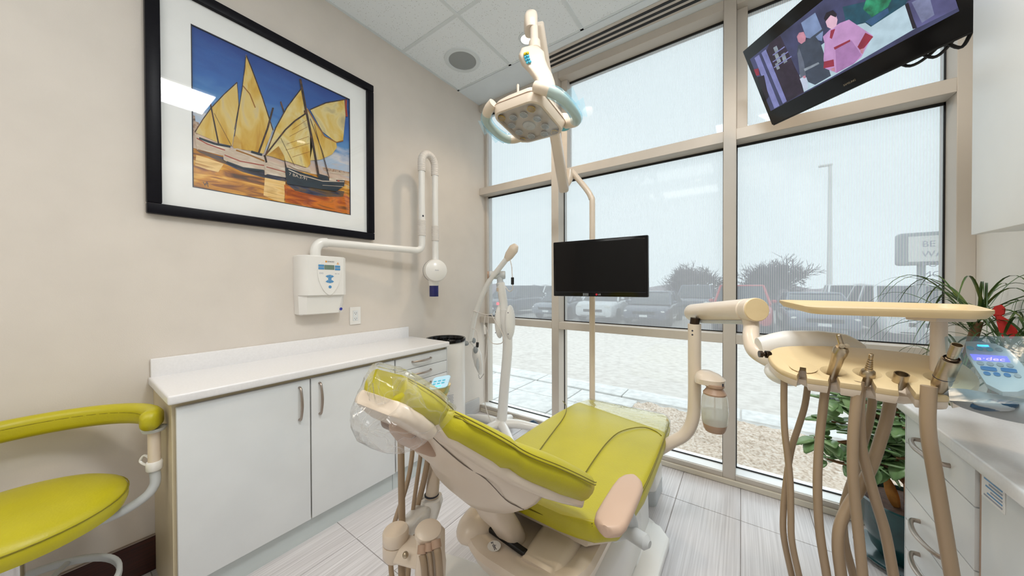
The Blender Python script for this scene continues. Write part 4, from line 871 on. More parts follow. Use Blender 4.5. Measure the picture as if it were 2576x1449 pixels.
# headrest
HC = [(0, .388, 1.062, .048, .03), (.06, .391, 1.061, .062, .050), (.25, .407, 1.049, .086, .060), (.55, .434, 1.023, .108, .062), (.85, .462, .992, .112, .058), (.96, .472, .980, .096, .042), (1, .478, .972, .065, .024)]
def hd_(s):
    y, z, hw, th = lerp_table(HC, s); y2, z2 = lerp_table(HC, min(1, s+.05))[:2]; y1, z1 = lerp_table(HC, max(0, s-.05))[:2]
    t = V((0, y2-y1, z2-z1)).normalized(); n = ex.cross(t); n = n if n.z > 0 else -n; return V((cx, y, z)), t, n, hw, th
hr = []
for s in (0, .03, .06, .12, .2, .35, .5, .65, .8, .88, .94, .97, 1):
    p, t, n, hw, th = hd_(s); hr.append(ring(p-n*th/2, ex, n, [(a, c-.012*(1-(a/hw)**2)*(c > 0)) for a, c in prof(hw, th/2, th*.48, 4)]))
head = obj('headrest', B(M['lime']).loft(hr), ch)
q = []
for s in (.05, .15, .3, .5, .7, .85, .95): p, t, n, hw, th = hd_(s); q.append(p-n*th*.2+ex*(hw+.0005))
obj('headrest_stitching', B(M['limeseam']).tube(q, .0012, 5, 4), head)
rg = []
for s, k_ in ((.06, .5), (.08, .85), (.13, 1), (.25, 1), (.5, 1), (.75, 1), (.88, 1), (.95, .9), (.98, .6)):
    p, t, n, hw, th = hd_(s); rg.append(ring(p-n*.066, ex, n, prof(hw*.97*(.7+.3*k_), .014*k_, .0115*k_, 4)))
obj('headrest_shell', B(M['cream']).loft(rg), ch)
p, t, n, hw, th = hd_(.45)
obj('headrest_bracket', B(M['taupe']).loft([ring(V((cx+.0, y, z)), ex, V((0, .62, .78)), prof(h, d, .018, 4)) for y, z, h, d in ((.415, .937, .04, .016), (.425, .930, .05, .022), (.45, .904, .052, .028), (.48, .877, .046, .024), (.51, .855, .036, .018))]), ch)
obj('bracket_knob', B(M['brown']).cyl((cx-.072, .432, .932), (cx+.045, .432, .932), .024, 22, .006), ch)
obj('bracket_strut', B(M['taupe']).loft([ring(V((cx, y, z)), ex, V((0, .6, .8)), prof(.035, .012, .008, 3)) for y, z in ((.43, .93), (.48, .905), (.52, .88))]), ch)
la, lb_ = D(984, 1062, .665), D(1046, 1093, .655)
obj('release_lever', B(M['taupe']).tube([la, la.lerp(lb_, .1), la.lerp(lb_, .5), la.lerp(lb_, .9), lb_], [.006, .013, .014, .012, .005], 14, 4), ch)

# plastic cover over the headrest
bag = B(M['bag']); rg = []
for s, e, dn in ((-.12, -.045, .0), (-.06, .0, .035), (0, .007, .05), (.1, .009, .06), (.3, .010, .065), (.5, .010, .075), (.7, .010, .075), (.85, .010, .07), (1.0, .012, .05), (1.1, .014, .04)):
    p, t, n, hw, th = hd_(min(max(s, 0), 1)); p = p + t*(s-min(max(s, 0), 1))*.25; pts = []
    for i in range(44):
        a = 2*math.pi*i/44; ca, sa = math.cos(a), math.sin(a)
        x_ = (hw+e)*(abs(ca)**.6)*(1 if ca > 0 else -1); c = (th*.5+.008)*abs(sa)**.6 if sa > 0 else -(th*.5+dn)*abs(sa)**.8
        wv = .006*noise.noise(V((i*.9, s*7, 2)))+.006*noise.noise(V((i*2.3, s*16, 5)))
        pts.append(p-n*th/2+ex*(x_*(1-.25*max(0, -sa))+wv)+n*(c+wv*.6))
    rg.append(pts)
bag.loft(rg, cap=False)
obj('headrest_cover', bag, label='crumpled clear plastic cover pulled over the headrest', cat='plastic cover', sharp=9)
fl = [D(986, 948, .625), D(1042, 952, .60), D(1072, 1026, .585), D(1040, 1024, .59), D(994, 1032, .605), D(990, 990, .615)]
fb = B(M['bag']).add(fl, [(0, 1, 2, 3, 4, 5)]); fb.m(M['clear']).tube(fl, .0009, 5, 1, close=True); obj('cover_flap', fb, [o for o in sc.objects if o.name == 'headrest_cover'][0], flat=True)
# foot cover
fc = B(M['bag']); rg = []
for y in (1.80, 1.86, 1.93, 1.99, 2.03, 2.055, 2.072):
    hw, zt, th = seat_at(min(y, 2.06)); sk = (cx-.0)
    pts = []
    for i, (a, c) in enumerate(prof(hw+.004, th/2+.005, th*.42, 5)):
        wv = .0022*noise.noise(V((i*1.9, y*40, 1))); yy = y + (.075*(-a/hw)*(1 if y < 2.0 else .0)*(2.0-y)/.2)
        pts.append(V((cx+a, yy, zt-th/2+c+(.010*(1-(a/hw)**2) if c > 0 else 0)+wv+.001)))
    rg.append(pts)
fc.loft(rg, cap=False); obj('foot_cover', fc, label='clear wrinkled plastic film over the foot end of the dental chair', cat='plastic cover', sharp=12)

# ================================================================ MONITOR, POLE AND OPERATING LIGHT
pp = V((-.845, 2.15, 0)); zc = 1.80
dl = thing('dental_light', pp, 'cream dental operating light on a jointed arm and tall pole by the window', 'dental light')
obj('pole_foot', B(M['white']).lathe([(.06, 0), (.06, .02), (.035, .035), (.02, .05)], pp, n=24), dl)
e0 = W(1490, 520, 'y', 2.15)
Q = [V((pp.x, pp.y, .03)), V((pp.x, pp.y, 1.0)), e0-V((0, 0, .02)), W(1488, 500, 'y', 2.15), W(1478, 480, 'y', 2.145), W(1458, 455, 'y', 2.135), W(1437, 430, 'y', 2.125)]
obj('pole', B(M['cream']).tube(Q, .0195, 18, 6), dl)
j0 = W(1418, 470, 'y', 2.10); j1 = W(1432, 435, 'y', 2.12)
obj('pivot', B(M['cream']).tube([W(1434, 428, 'y', 2.12), W(1432, 450, 'y', 2.115), j0+V((.012, 0, .0))], [.024, .026, .022], 18, 5), dl)
a0, a1 = W(1419, 478, 'y', 2.08), D(1352, 60, 1.52)
def beam(p, q, hw, hh, mt, nm_, bevr, par=dl):
    t = (q-p).normalized(); s = t.cross(V((0, 0, 1))).normalized(); n = s.cross(t)
    return obj(nm_, B(mt).loft([ring(p, s, n, prof(hw*.9, hh*.9, bevr, 4)), ring(p+t*.006, s, n, prof(hw, hh, bevr, 4)), ring(q-t*.006, s, n, prof(hw*.85, hh*.85, bevr, 4)), ring(q, s, n, prof(hw*.75, hh*.75, bevr*.9, 4))]), par)
beam(a0, a1, .034, .032, M['cream'], 'spring_arm', .016)
t = (a1-a0).normalized(); obj('arm_pin', B(M['ink']).cyl(a0+t*.02+V((.0, -.036, .0)), a0+t*.02+V((.0, -.030, .0)), .014, 16), dl)
ca, cb_ = D(1335, 52, 1.46), D(1334, 72, 1.46)
cp = [D(1337, 40, 1.48), D(1335, 48, 1.47), D(1335, 62, 1.465), D(1340, 78, 1.46)]
obj('arm_cap', B(M['cream']).loft([ring(p, rt, fw, prof(h, d, .022, 5)) for p, h, d in zip([D(1337, 37, 1.48), D(1336, 40, 1.48), D(1335, 52, 1.475), D(1335, 66, 1.47), D(1337, 80, 1.47)], (.018, .026, .03, .03, .029), (.02, .035, .045, .045, .04))]), dl)
obj('drop_tube', B(M['cream']).cyl(D(1343, 62, 1.455), D(1345, 118, 1.42), .0185, 20), dl)
obj('drop_collar', B(M['cream']).cyl(D(1344.5, 106, 1.425), D(1346, 128, 1.415), .026, 22, .003), dl)
# neck with touch keys
nk_ = [(1344, 120, 1.41, .024, .02), (1340, 130, 1.40, .050, .028), (1338, 148, 1.395, .058, .032), (1345, 166, 1.39, .057, .032), (1359, 184, 1.38, .050, .03), (1370, 204, 1.37, .042, .03), (1374, 226, 1.36, .042, .03), (1375, 250, 1.36, .03, .028)]
obj('neck', B(M['cream']).loft([ring(D(x, y, d), (rt-up*.18).normalized(), (fw*.9+up*.25).normalized(), prof(a, c, .018, 5)) for x, y, d, a, c in nk_]), dl)
ky = [(1324, 134, M['yellow']), (1325, 142, M['cyan']), (1327, 149, M['cyan']), (1330, 156, M['cyan'])]
for x, y, mt in ky:
    p = D(x, y, 1.355); n_ = (CAM-p).normalized(); r_ = (rt+up*.32).normalized(); u_ = n_.cross(r_)
    obj('touch_key', B(mt).box((-.0115, -.0045, -.012), (.0115, .0045, .0105), .002, 1, frame(p, r_, u_, n_)).m(M['ink']).box((-.002, -.0015, .010), (.002, .0015, .0112), 0, 1, frame(p, r_, u_, n_)), dl, label='yellow touch key' if mt is M['yellow'] else 'blue touch key')
# lamp head: local frame solved from the lens outline
lc = D(1288+811*.0515, 724.5-811*.508, 1.30)
Ah = (rt*.787 - up*.06 - fw*.613).normalized(); Bh = (rt*.595 - up*.183 + fw*.782); Bh = (Bh-Ah*Bh.dot(Ah)).normalized(); Nh = Ah.cross(Bh); Nh = -Nh if Nh.dot(CAM-lc) < 0 else Nh     # Nh points out of the lens
LF = lambda a, b_, c: lc + Ah*a + Bh*b_ + Nh*c
def lr(hw, hh, c, r): return [LF(a, b_, c) for a, b_ in rrect(hw, hh, r, 6)]
HS = .108
obj('housing', B(M['cream']).loft([lr(.07, .07, -.085, .05), lr(.095, .095, -.075, .055), lr(.115, .115, -.05, .055), lr(.118, .118, -.03, .05), lr(HS+.002, HS+.002, -.001, .045), lr(HS-.006, HS-.006, 0, .042), lr(HS-.006, HS-.006, -.018, .042)]), dl)
obj('housing_seam', B(M['taupe']).tube(lr(.1187, .1187, -.034, .05), .0012, 6, 1, close=True), dl)
obj('lens_rim', B(M['clear']).tube(lr(HS-.005, HS-.005, .001, .042), .003, 8, 1, close=True), dl)
obj('reflector_plate', B(mat('reflector_plate', (196, 186, 176), .4)).flat(lr(HS-.008, HS-.008, -.014, .042)), dl)
obj('lens', B(M['clear']).prism(lr(HS-.006, HS-.006, .0, .042), Nh*.003, 0), dl)
def from_px(px, py): 
    p = Wp(px, py, lc-Nh*.012, Nh)-lc; return p.dot(Ah), p.dot(Bh)
for px, py, mt in ((1262, 294, 'gold'), (1292, 293, 'silver'), (1318, 286, 'silver'), (1337, 271, 'gold'), (1352, 296, 'silver'), (1288, 313, 'silver'), (1372, 315, 'silver'), (1306, 330, 'silver'), (1370, 334, 'silver'), (1337, 340, 'silver'), (1315, 349, 'gold'), (1396, 330, 'gold')):
    a, b_ = from_px(px, py); rf = obj('reflector', B(M[mt]).lathe([(.0, .001), (.008, .0012), (.0155, .005), (.0165, .009), (.0155, .009), (.014, .0055)], LF(a, b_, -.0135), Nh, 20), dl, label='gold reflector' if mt == 'gold' else 'silver reflector')
    rb = B(M['grey'])
    for q in range(-2, 3): rb.box((q*.006-.0007, -.0145+abs(q)*.002, 0), (q*.006+.0007, .0145-abs(q)*.002, .0015), 0, 1, frame(LF(a, b_, -.0055), Bh, Ah, Nh))
    obj('reflector_ribs', rb, rf)
a, b_ = from_px(1331, 316); obj('centre_disc', B(M['pale_grey']).lathe([(0, 0), (.028, 0), (.026, .004), (0, .006)], LF(a, b_, -.0135), Nh, 28), dl)
obj('lettering', B(M['white']).text('a·dec', .013, frame(LF(a, b_, -.0068), Ah, Nh.cross(Ah), Nh)), dl)
def hand(side):
    s = side; xo = .118
    return [LF(s*(.10), -.115, -.045), LF(s*(.135), -.105, -.03), LF(s*(.172), -.07, -.02), LF(s*(.185), -.01, -.018), LF(s*(.18), .06, -.02), LF(s*(.155), .10, -.03), LF(s*.105, .112, -.045)]
for s in (1, -1):
    hg = obj('side_handle', B(M['cream']).tube(hand(s), [.02, .02, .018, .016, .017, .018, .02], 16, 5), dl)
    H_ = hand(s)
    w_ = B(M['bluefilm']).tube([H_[1].lerp(H_[2], .3), H_[2], H_[3], H_[4], H_[4].lerp(H_[5], .6)], [.023, .024, .0225, .0225, .023], 14, 5, cap=False)
    for (u1, u2) in ((2, 3), (3, 4)):
        o_ = (LF(s*.04, 0, 0)-LF(0, 0, 0)); w_.add([H_[u1]+o_*.4, H_[u2]+o_*.4, H_[u2]+o_*1.2+Nh*.015, H_[u1]+o_*1.35-Nh*.015], [(0, 1, 2, 3)])
    obj('barrier_film', w_, label='pale blue barrier film on the %s grip of the dental light' % ('right' if s > 0 else 'left'), cat='barrier film', sharp=30)
obj('rear_knob', B(M['cream']).lathe([(.022, -.05), (.03, -.02), (.03, 0)], LF(.085, .125, -.04), (Nh*.5-up).normalized(), 22), dl)
obj('knob_cap', B(M['teal']).lathe([(.0, .006), (.022, .004), (.028, 0), (.028, -.004)], LF(.085, .125, -.04), (Nh*.5-up).normalized(), 22), dl)
obj('antenna_pin', B(M['cream']).cyl(D(1303, 240, 1.40), D(1303, 212, 1.40), .0055, 10, .003), dl)

# pole mounted monitor
mo = thing('monitor', W(1505, 670, 'y', 2.0), 'dark flat monitor mounted on the pole in front of the middle window', 'monitor')
tl_, tr_, br_, bl_ = D(1388, 610, 2.03), D(1629, 591, 1.735), D(1632, 748, 1.735), D(1396, 745, 2.03)
mc = (tl_+tr_+br_+bl_)/4; mx_ = ((tr_-tl_)+(br_-bl_)).normalized(); mz_ = ((tl_-bl_)+(tr_-br_)); mz_ = (mz_-mx_*mz_.dot(mx_)).normalized(); mn = mx_.cross(mz_); mn = mn if mn.dot(CAM-mc) > 0 else -mn
MW = ((tr_-tl_).length+(br_-bl_).length)/4; MH = ((tl_-bl_).length+(tr_-br_).length)/4
MF = frame(mc, mx_, mz_, mn)
obj('casing', B(M['gloss_black']).box((-MW, -MH, -.035), (MW, MH, 0), .006, 2, MF).box((-MW*.5, -MH*.6, -.06), (MW*.5, MH*.5, -.03), .01, 2, MF), mo)
obj('screen', B(mat('switched_off_screen', (6, 5, 6), .08, spec=.25)).box((-MW+.016, -MH+.03, -.001), (MW-.016, MH-.016, .0008), .0005, 1, MF), mo)
obj('bezel_line', B(M['ink']).box((-MW+.012, -MH+.026, .0002), (MW-.012, -MH+.0275, .0012), 0, 1, MF), mo)
LM = lambda x, y, z: MF @ Matrix.Translation((x, y, z))
obj('logo_dot', B(mat('logo_red', (200, 30, 50), .4)).lathe([(0, 0), (.0062, 0), (.0062, .0008), (0, .0008)], MF @ V((-.004, -MH+.013, .0003)), mn, 18), mo)
obj('logo_lettering', B(M['pale_grey']).text('LG', .0125, LM(.013, -MH+.013, .0006)), mo)
bt = B(M['grey'])
for k_ in range(4): bt.box((-.085+k_*.009, -MH+.005, .0004), (-.081+k_*.009, -MH+.02, .0012), 0, 1, MF)
obj('label_strip', bt, mo)
obj('bracket', B(M['gloss_black']).box((-.05, -.05, -.07), (.05, .05, -.05), .005, 1, MF).tube([MF @ V((0, 0, -.06)), V((pp.x, pp.y-.03, mc.z))], .018, 12, 1).lathe([(.02, -.035), (.03, -.035), (.03, .035), (.02, .035)], (pp.x, pp.y, mc.z), n=18), mo)

# ================================================================ DELIVERY UNIT
du = thing('delivery_unit', (-.17, 1.72, .2), 'cream dental delivery unit on a swing arm with tray and instrument holders', 'delivery unit')
px_ = W(1748, 850, 'y', 1.72)
obj('arm_post', B(M['cream']).tube([(-.50, 1.60, .36), (-.40, 1.66, .375), W(1690, 1112, 'y', 1.70), W(1725, 1090, 'y', 1.715), W(1743, 1052, 'y', 1.72), W(1747, 1000, 'y', 1.72), W(1747, 900, 'y', 1.72), W(1747, 815, 'y', 1.72)], .0275, 20, 6), du)
obj('post_top', B(M['darkmetal']).cyl(W(1747, 815, 'y', 1.72), W(1749, 800, 'y', 1.72), .02, 18), du)
for py in (832, 842): obj('set_screw', B(M['ink']).lathe([(0, 0), (.004, 0), (.004, .002)], W(1742, py, 'y', 1.695), V((-.1, -1, 0)), 10), du)
c0_, c1_ = D(1748, 786, 1.60), D(1904, 779, 1.13)
u__ = (c1_-c0_).normalized()
obj('arm_cylinder', B(M['cream']).cyl(c0_-u__*.03, c1_-u__*.045, .042, 32, .008), du)
obj('arm_cylinder_end', B(M['cream']).cyl(c1_-u__*.0445, c1_-u__*.004, .042, 32, .002), du)
obj('arm_end_cap', B(M['tan']).cyl(c1_-u__*.004, c1_+u__*.001, .041, 32, .002), du)
obj('arm_underplate', B(M['pale_grey']).tube([c0_-V((0, 0, .041)), c1_-u__*.05-V((0, 0, .041))], .012, 8, 1, squash=2), du)
pn = V((0, -.33, 1)).normalized(); p0 = V((.2, 1.07, .975))
PL = lambda px, py, h=0: Wp(px, py, p0, pn)+pn*h
PLh = lambda px, py, h: Wp(px, py, p0+pn*h, pn)
hl = PL(1935, 890, -.03)
obj('drop_curve', B(M['cream']).tube([c1_-u__*.04-V((0, 0, .03)), D(1890, 822, 1.16), D(1889, 850, 1.12), D(1898, 880, 1.08), D(1925, 900, 1.04), hl+V((.03, .0, -.0))], .0245, 18, 6), du)
kn = D(1918, 890, .97); obj('side_knob', B(M['darkmetal']).lathe([(.008, 0), (.011, .004), (.011, .014), (.006, .016), (.006, .02), (.010, .022), (.010, .03), (0, .03)], kn+V((.02, 0, 0)), (-.9, -.3, 0), 14), du)
out = [(1975, 869), (2060, 868.5), (2140, 872), (2210, 877), (2330, 891), (2415, 908), (2448, 928), (2466, 950), (2467, 964), (2450, 980), (2428, 990), (2392, 996)]
notches = [(2366, 951, 2376, 985), (2268, 948, 2281, 978), (2181, 938, 2186, 966), (2096, 934, 2100, 958), (2020, 926, 2018, 948)]
left = [(1992, 941), (1960, 928), (1938, 908), (1930, 890), (1940, 876)]
def boolean(o, cutters):                     # cut shapes out of a part and keep plain mesh data
    for c in cutters:
        md = o.modifiers.new('cut', 'BOOLEAN'); md.operation = 'DIFFERENCE'; md.solver = 'EXACT'; md.object = c
    bpy.context.view_layer.update(); dg = bpy.context.evaluated_depsgraph_get()
    me = bpy.data.meshes.new_from_object(o.evaluated_get(dg)); o.modifiers.clear(); o.data = me
    me.polygons.foreach_set('use_smooth', [True]*len(me.polygons)); me.set_sharp_from_angle(angle=math.radians(38))
left = [(1992, 941), (1960, 928), (1938, 908), (1930, 890), (1940, 876)]
near_ = [(2376, 997), (2330, 995), (2281, 985), (2235, 980), (2186, 971), (2140, 966), (2100, 960), (2060, 956), (2020, 950)]
top = [PL(x, y) for x, y in out+near_+left]
def smooth_closed(P_, it=2):
    for _ in range(it):
        Q_ = []
        for i in range(len(P_)): a_, c_ = P_[i], P_[(i+1) % len(P_)]; Q_ += [a_*.75+c_*.25, a_*.25+c_*.75]
        P_ = Q_
    return P_
top = smooth_closed(top)
tcen = sum(top, V((0, 0, 0)))/len(top)
def plate(lv): return [[tcen+(p-tcen)*k_-pn*d_ for p in top] for k_, d_ in lv]
ht = obj('holder_top', B(M['tan']).loft(plate(((.965, 0), (.982, .0008), (.994, .0035), (1, .008), (1, .0135), (.996, .015)))), du, sharp=38)
hf = obj('holder_fascia', B(M['cream']).loft(plate(((.994, .0156), (1, .0165), (1, .028), (.992, .034), (.97, .0365)))), du, sharp=38)
cts = []
for hx, hy, mx, my in notches:
    c_ = PL(hx, hy); t_ = PL(mx, my+4)-c_; t_ = (t_-pn*t_.dot(pn)).normalized(); s_ = pn.cross(t_)
    k_ = B(M['tan']); k_.lathe([(0, .003), (.0285, .003), (.0255, .0), (.0185, -.006), (.0135, -.014), (.0125, -.05), (0, -.05)], c_, pn, 32)
    q_ = B(M['tan']); q_.loft([[c_+t_*l_+s_*x_+pn*z_ for x_, z_ in ((w1, .01), (w2, -.012), (w3, -.06), (-w3, -.06), (-w2, -.012), (-w1, .01))] for l_, w1, w2, w3 in ((.002, .0062, .0062, .0075), (.018, .0066, .0066, .010), (.075, .016, .012, .019))])
    for kb_0 in (k_, q_):
        o_ = obj('cutter', kb_0); cts.append(o_)
boolean(ht, cts); boolean(hf, cts)
for o_ in cts: WORLD.pop(o_, None); bpy.data.objects.remove(o_)
cen = sum((PL(x, y) for x, y in out+left), V((0, 0, 0)))/len(out+left)
hull = [PL(x, y) for x, y in [(1960, 872), (2060, 866), (2210, 876), (2400, 905), (2440, 935), (2420, 975), (2330, 980), (2200, 960), (2060, 940), (1970, 925), (1935, 900), (1938, 882)]]
rg = [[cen+(p-cen)*k_-pn*d for p in hull] for k_, d in ((.72, .035), (.80, .0375), (.80, .05), (.7, .064), (.5, .074), (.25, .078))]
obj('body', B(M['cream']).loft(rg), du)
bh = [PLh(1920, 868, 0), PLh(1990, 862, .0), PLh(2080, 864, 0), PLh(2150, 868, 0), PLh(2205, 877, 0)]
obj('rear_housing', B(M['white']).tube([p-pn*.016+V((-.01, .045, 0)) for p in bh], [.03, .045, .047, .04, .012], 18, 5, squash=.75), du)
obj('shoulder', B(M['white']).ell(PL(1945, 895, -.05)+V((.03, .02, -.005)), (.05, .08, .034), n=22, k=12), du)
tq = [D(1952, 756.5, 1.10), D(2040, 777, .87), D(2515, 788, .655), D(2440, 769, .85)]
tc = sum(tq, V((0, 0, 0)))/4
def tray_pt(u, v): return tq[0].lerp(tq[3], u).lerp(tq[1].lerp(tq[2], u), v)
rim = []
for a, c in rrect(.5, .5, .13, 5): rim.append(tray_pt(a+.5, c+.5))
r2 = [tc+(p-tc)*.95-V((0, 0, .010)) for p in rim]; r3 = [p+V((0, 0, .004)) for p in rim]
obj('tray', B(M['tan']).loft([[tc+(p-tc)*.93-V((0, 0, .0085)) for p in rim], [tc+(p-tc)*.975+V((0, 0, .003)) for p in rim], r3, [p-V((0, 0, .003)) for p in rim], [tc+(p-tc)*.95-V((0, 0, .015)) for p in rim]], True), du)
ptp = D(2362, 786, .77)
obj('tray_block', B(M['cream']).box((-.045, -.03, -.02), (.05, .03, 0), .004, 2, frame(ptp, rt, fw, V((0, 0, 1)))), du)
obj('tray_post', B(M['cream']).cyl(ptp-V((0, 0, .014)), V((ptp.x, ptp.y, .985)), .0135, 20), du)
# touchpad
tp0 = D(2500, 935, .66); tpn = V((-.30, -.42, .86)).normalized()
TPp = lambda px, py, h=0: Wp(px, py, tp0+tpn*h, tpn)
pad = [(2428, 858), (2460, 858), (2505, 864), (2540, 880), (2572, 915), (2592, 950), (2592, 975), (2560, 985), (2520, 985), (2480, 965), (2450, 920), (2430, 885)]
tp = thing('touchpad', TPp(2500, 940), 'oval touchpad with lit blue display beside the instrument holders', 'control pad')
obj('pad_face', B(M['pale_grey']).prism([TPp(*p) for p in pad], -tpn*.012, .002, 2), tp)
def key(px, py, w_, h_, mt, nm_):
    c = TPp(px, py, .0006); a = (TPp(px+w_, py+w_*.13, .0006)-c); b2 = (TPp(px-h_*.0+h_*.3, py+h_, .0006)-c)
    obj(nm_, B(mt).prism([c+a*math.cos(2*math.pi*k_/18)+b2*math.sin(2*math.pi*k_/18) for k_ in range(18)], tpn*.0012), tp)
for px, py, mt in ((2441, 876, 'lightblue'), (2464, 877, 'lightblue'), (2489, 879, 'lightblue'), (2513, 880, 'greybtn'), (2466, 914, 'greybtn'), (2491, 916, 'greybtn'), (2516, 918, 'greybtn'), (2541, 920, 'greybtn'), (2483, 940, 'deepblue'), (2508, 942, 'deepblue'), (2534, 944, 'deepblue'), (2560, 946, 'greybtn')): key(px, py, 9.5, 4.6, M[mt], 'pad_key')
for px, py in ((2487, 928), (2538, 932)):
    c = TPp(px, py, .0006); a = TPp(px+21, py+2.4, .0006)-c; b2 = TPp(px+1.5, py+4.8, .0006)-c
    obj('wide_key', B(M['deepblue']).prism([c+a*x+b2*y for x, y in rrect(1, 1, .5, 4)], tpn*.0012), tp)
obj('pad_display', B(M['bluelcd']).prism([TPp(*p, .0006) for p in ((2440, 891), (2533, 897), (2542, 911), (2450, 906))], tpn*.0008), tp, label='lit violet blue display')
dd = (TPp(2533, 902)-TPp(2446, 897)).normalized(); du_ = tpn.cross(dd)
obj('pad_lettering', B(M['lilac']).text('a·dec', .0165, frame(TPp(2492, 903, .0016), dd, du_, tpn), .0001), tp)
obj('indicator', B(M['bluelamp']).prism([TPp(*p, .0006) for p in ((2458, 867.5), (2486, 868.5), (2488, 872), (2460, 871))], tpn*.0008), tp, label='glowing blue indicator bar')
gr = [D(2385, 990, .72), D(2430, 1003, .69), D(2500, 1020, .655), D(2580, 1035, .62), D(2660, 1040, .60)]
obj('grip_bar', B(M['grey']).tube(gr, [.012, .021, .024, .024, .02], 18, 5), tp)
gc = D(2500, 1020, .632); obj('grip_button', B(M['wire']).ell(gc, (.030, .012, .011), Matrix.Rotation(-.3, 4, 'Y').to_3x3().to_4x4(), 20, 8), tp)
obj('grip_button_face', B(M['grey']).ell(gc+(CAM-gc).normalized()*.003, (.025, .0105, .0095), None, 20, 8), tp)
bf = B(M['padfilm']); rows = []
for v in range(9):
    r_ = []
    for u in range(11):
        x = 2376+(2640-2376)*u/10 + 12*v/8; y = 846+ (1008-846)*v/8 + 14*u/10*(v/8); p = TPp(x, y, .016 - .012*math.sin(math.pi*min(1, v/7.))*math.sin(math.pi*u/10) + .004*noise.noise(V((u*.9, v*1.1, 3)))); r_.append(p)
    rows.append(r_)
vs = [p for r_ in rows for p in r_]; bf.add(vs, [(v*11+u, v*11+u+1, (v+1)*11+u+1, (v+1)*11+u) for v in range(8) for u in range(10)])
obj('touchpad_film', bf, label='pale blue barrier film draped over the touchpad', cat='barrier film', sharp=30)
# hoses and instruments
Z0 = lambda x, y: (x/1.935+1700, y/1.935+700)
H = {'1a': ([(528, 478), (526, 600), (530, 740), (546, 880), (557, 1000), (560, 1150), (565, 1280), (600, 1449)], .90, 9.5),
     '1b': ([(648, 500), (630, 610), (598, 720), (568, 810), (550, 900), (535, 1010), (524, 1130), (526, 1260), (565, 1449)], .93, 11),
     '2': ([(735, 520), (718, 620), (700, 780), (690, 960), (692, 1110), (704, 1260), (735, 1449)], .85, 11),
     '3': ([(890, 540), (872, 660), (862, 800), (862, 960), (874, 1100), (890, 1250), (910, 1449)], .79, 14),
     '4': ([(962, 545), (950, 650), (925, 760), (897, 850), (870, 950), (838, 1040), (815, 1140), (822, 1280), (865, 1449)], .90, 13),
     '5': ([(1055, 560), (1030, 670), (995, 790), (958, 900), (905, 1010), (840, 1110), (798, 1210), (790, 1320), (805, 1449)], .83, 14.5),
     '6': ([(896, 560), (894, 680), (905, 830), (935, 950), (975, 1090), (1020, 1240), (1060, 1449)], .80, 13),
     '7': ([(1232, 570), (1226, 680), (1235, 800), (1260, 940), (1290, 1120), (1320, 1300), (1345, 1449)], .70, 17)}
def hose_pts(a, b_):
    pa, da, _ = H[a]; pb, db, _ = H[b_]
    A_ = [D(*Z0(*p), da) for p in pa]; B_ = [D(*Z0(*p), db) for p in pb]
    A_[0] = A_[0]+V((0, 0, .02)); B_[0] = B_[0]+V((0, 0, .02))
    ea, eb = A_[-1]+(A_[-1]-A_[-2]).normalized()*.1, B_[-1]+(B_[-1]-B_[-2]).normalized()*.1
    m_ = (ea+eb)/2; zb = min(ea.z, eb.z)-.14
    return A_+[ea, V((ea.x*.8+m_.x*.2, ea.y*.8+m_.y*.2, zb+.05)), V((m_.x, m_.y, zb)), V((eb.x*.8+m_.x*.2, eb.y*.8+m_.y*.2, zb+.05)), eb]+B_[::-1]
def hose(a, b_, r): return B(M['hose']).tube(hose_pts(a, b_), r, 14, 5)
obj('instrument_hose', hose('1a', '1b', .0078), label='thin taupe hose looped below the empty leftmost holder', cat='hose', group=None)
def slant(px0, py0, px1, py1, d0, d1): return D(px0, py0, d0), D(px1, py1, d1)
# air-water syringe
p_, q_ = slant(2092, 945, 2118, 872, .845, .80); u_ = (q_-p_).normalized()
sy = thing('air_water_syringe', p_, 'metal air water syringe with two buttons standing in the second holder from the left', 'dental instrument', 'instruments in the delivery holders')
obj('body', B(M['nickel']).lathe([(.008, -.02), (.0105, 0), (.0115, .03), (.0125, .06), (.0145, .075), (.0145, .088), (.011, .096), (0, .097)], p_, u_, 22), sy)
f_ = (CAM-q_).normalized()
for dx in (-.005, .0065): obj('button', B(M['nickel']).lathe([(.0055, 0), (.0055, .004), (0, .0045)], q_+rt*(dx+.006)+f_*.010-u_*.003+up*.004, f_, 14), sy)
obj('nozzle', B(M['nickel']).cyl(q_+u_*.0, q_+(up-rt*.32).normalized()*.032, .0052, 14, .001), sy)
obj('hose', hose('2', '4', .0095), sy)
# handpiece coupling
p_, q_ = slant(2181, 952, 2194, 880, .80, .77); u_ = (q_-p_).normalized()
cpl = thing('handpiece_coupling', p_, 'slim ringed metal handpiece coupling in the middle holder', 'dental instrument', 'instruments in the delivery holders')
obj('body', B(M['nickel']).lathe([(.007, -.02), (.0125, 0), (.014, .012), (.0125, .022), (.0075, .027)], p_, u_, 22), cpl)
pr_ = [(.0075, .027)]
for k_ in range(5): z_ = .028+k_*.006; r_ = .0072-k_*.0006; pr_ += [(r_, z_), (r_, z_+.004), (r_-.0018, z_+.0045), (r_-.0018, z_+.0058)]
pr_ += [(.0042, .060), (.0042, .072), (.003, .073), (0, .073)]
obj('stem', B(M['nickel']).lathe(pr_, p_, u_, 18), cpl); obj('hose', hose('3', '6', .0105), cpl)
# short connector
p_, q_ = slant(2263, 960, 2270, 935, .76, .75); u_ = (q_-p_).normalized()
sc2 = thing('hose_connector', p_, 'short open brass coloured connector cup in the fourth holder', 'dental instrument', 'instruments in the delivery holders')
obj('cup', B(M['nickel']).lathe([(.008, -.02), (.0125, -.006), (.0125, .022), (.0105, .022), (.0095, .004), (0, .003)], p_, u_, 24), sc2)
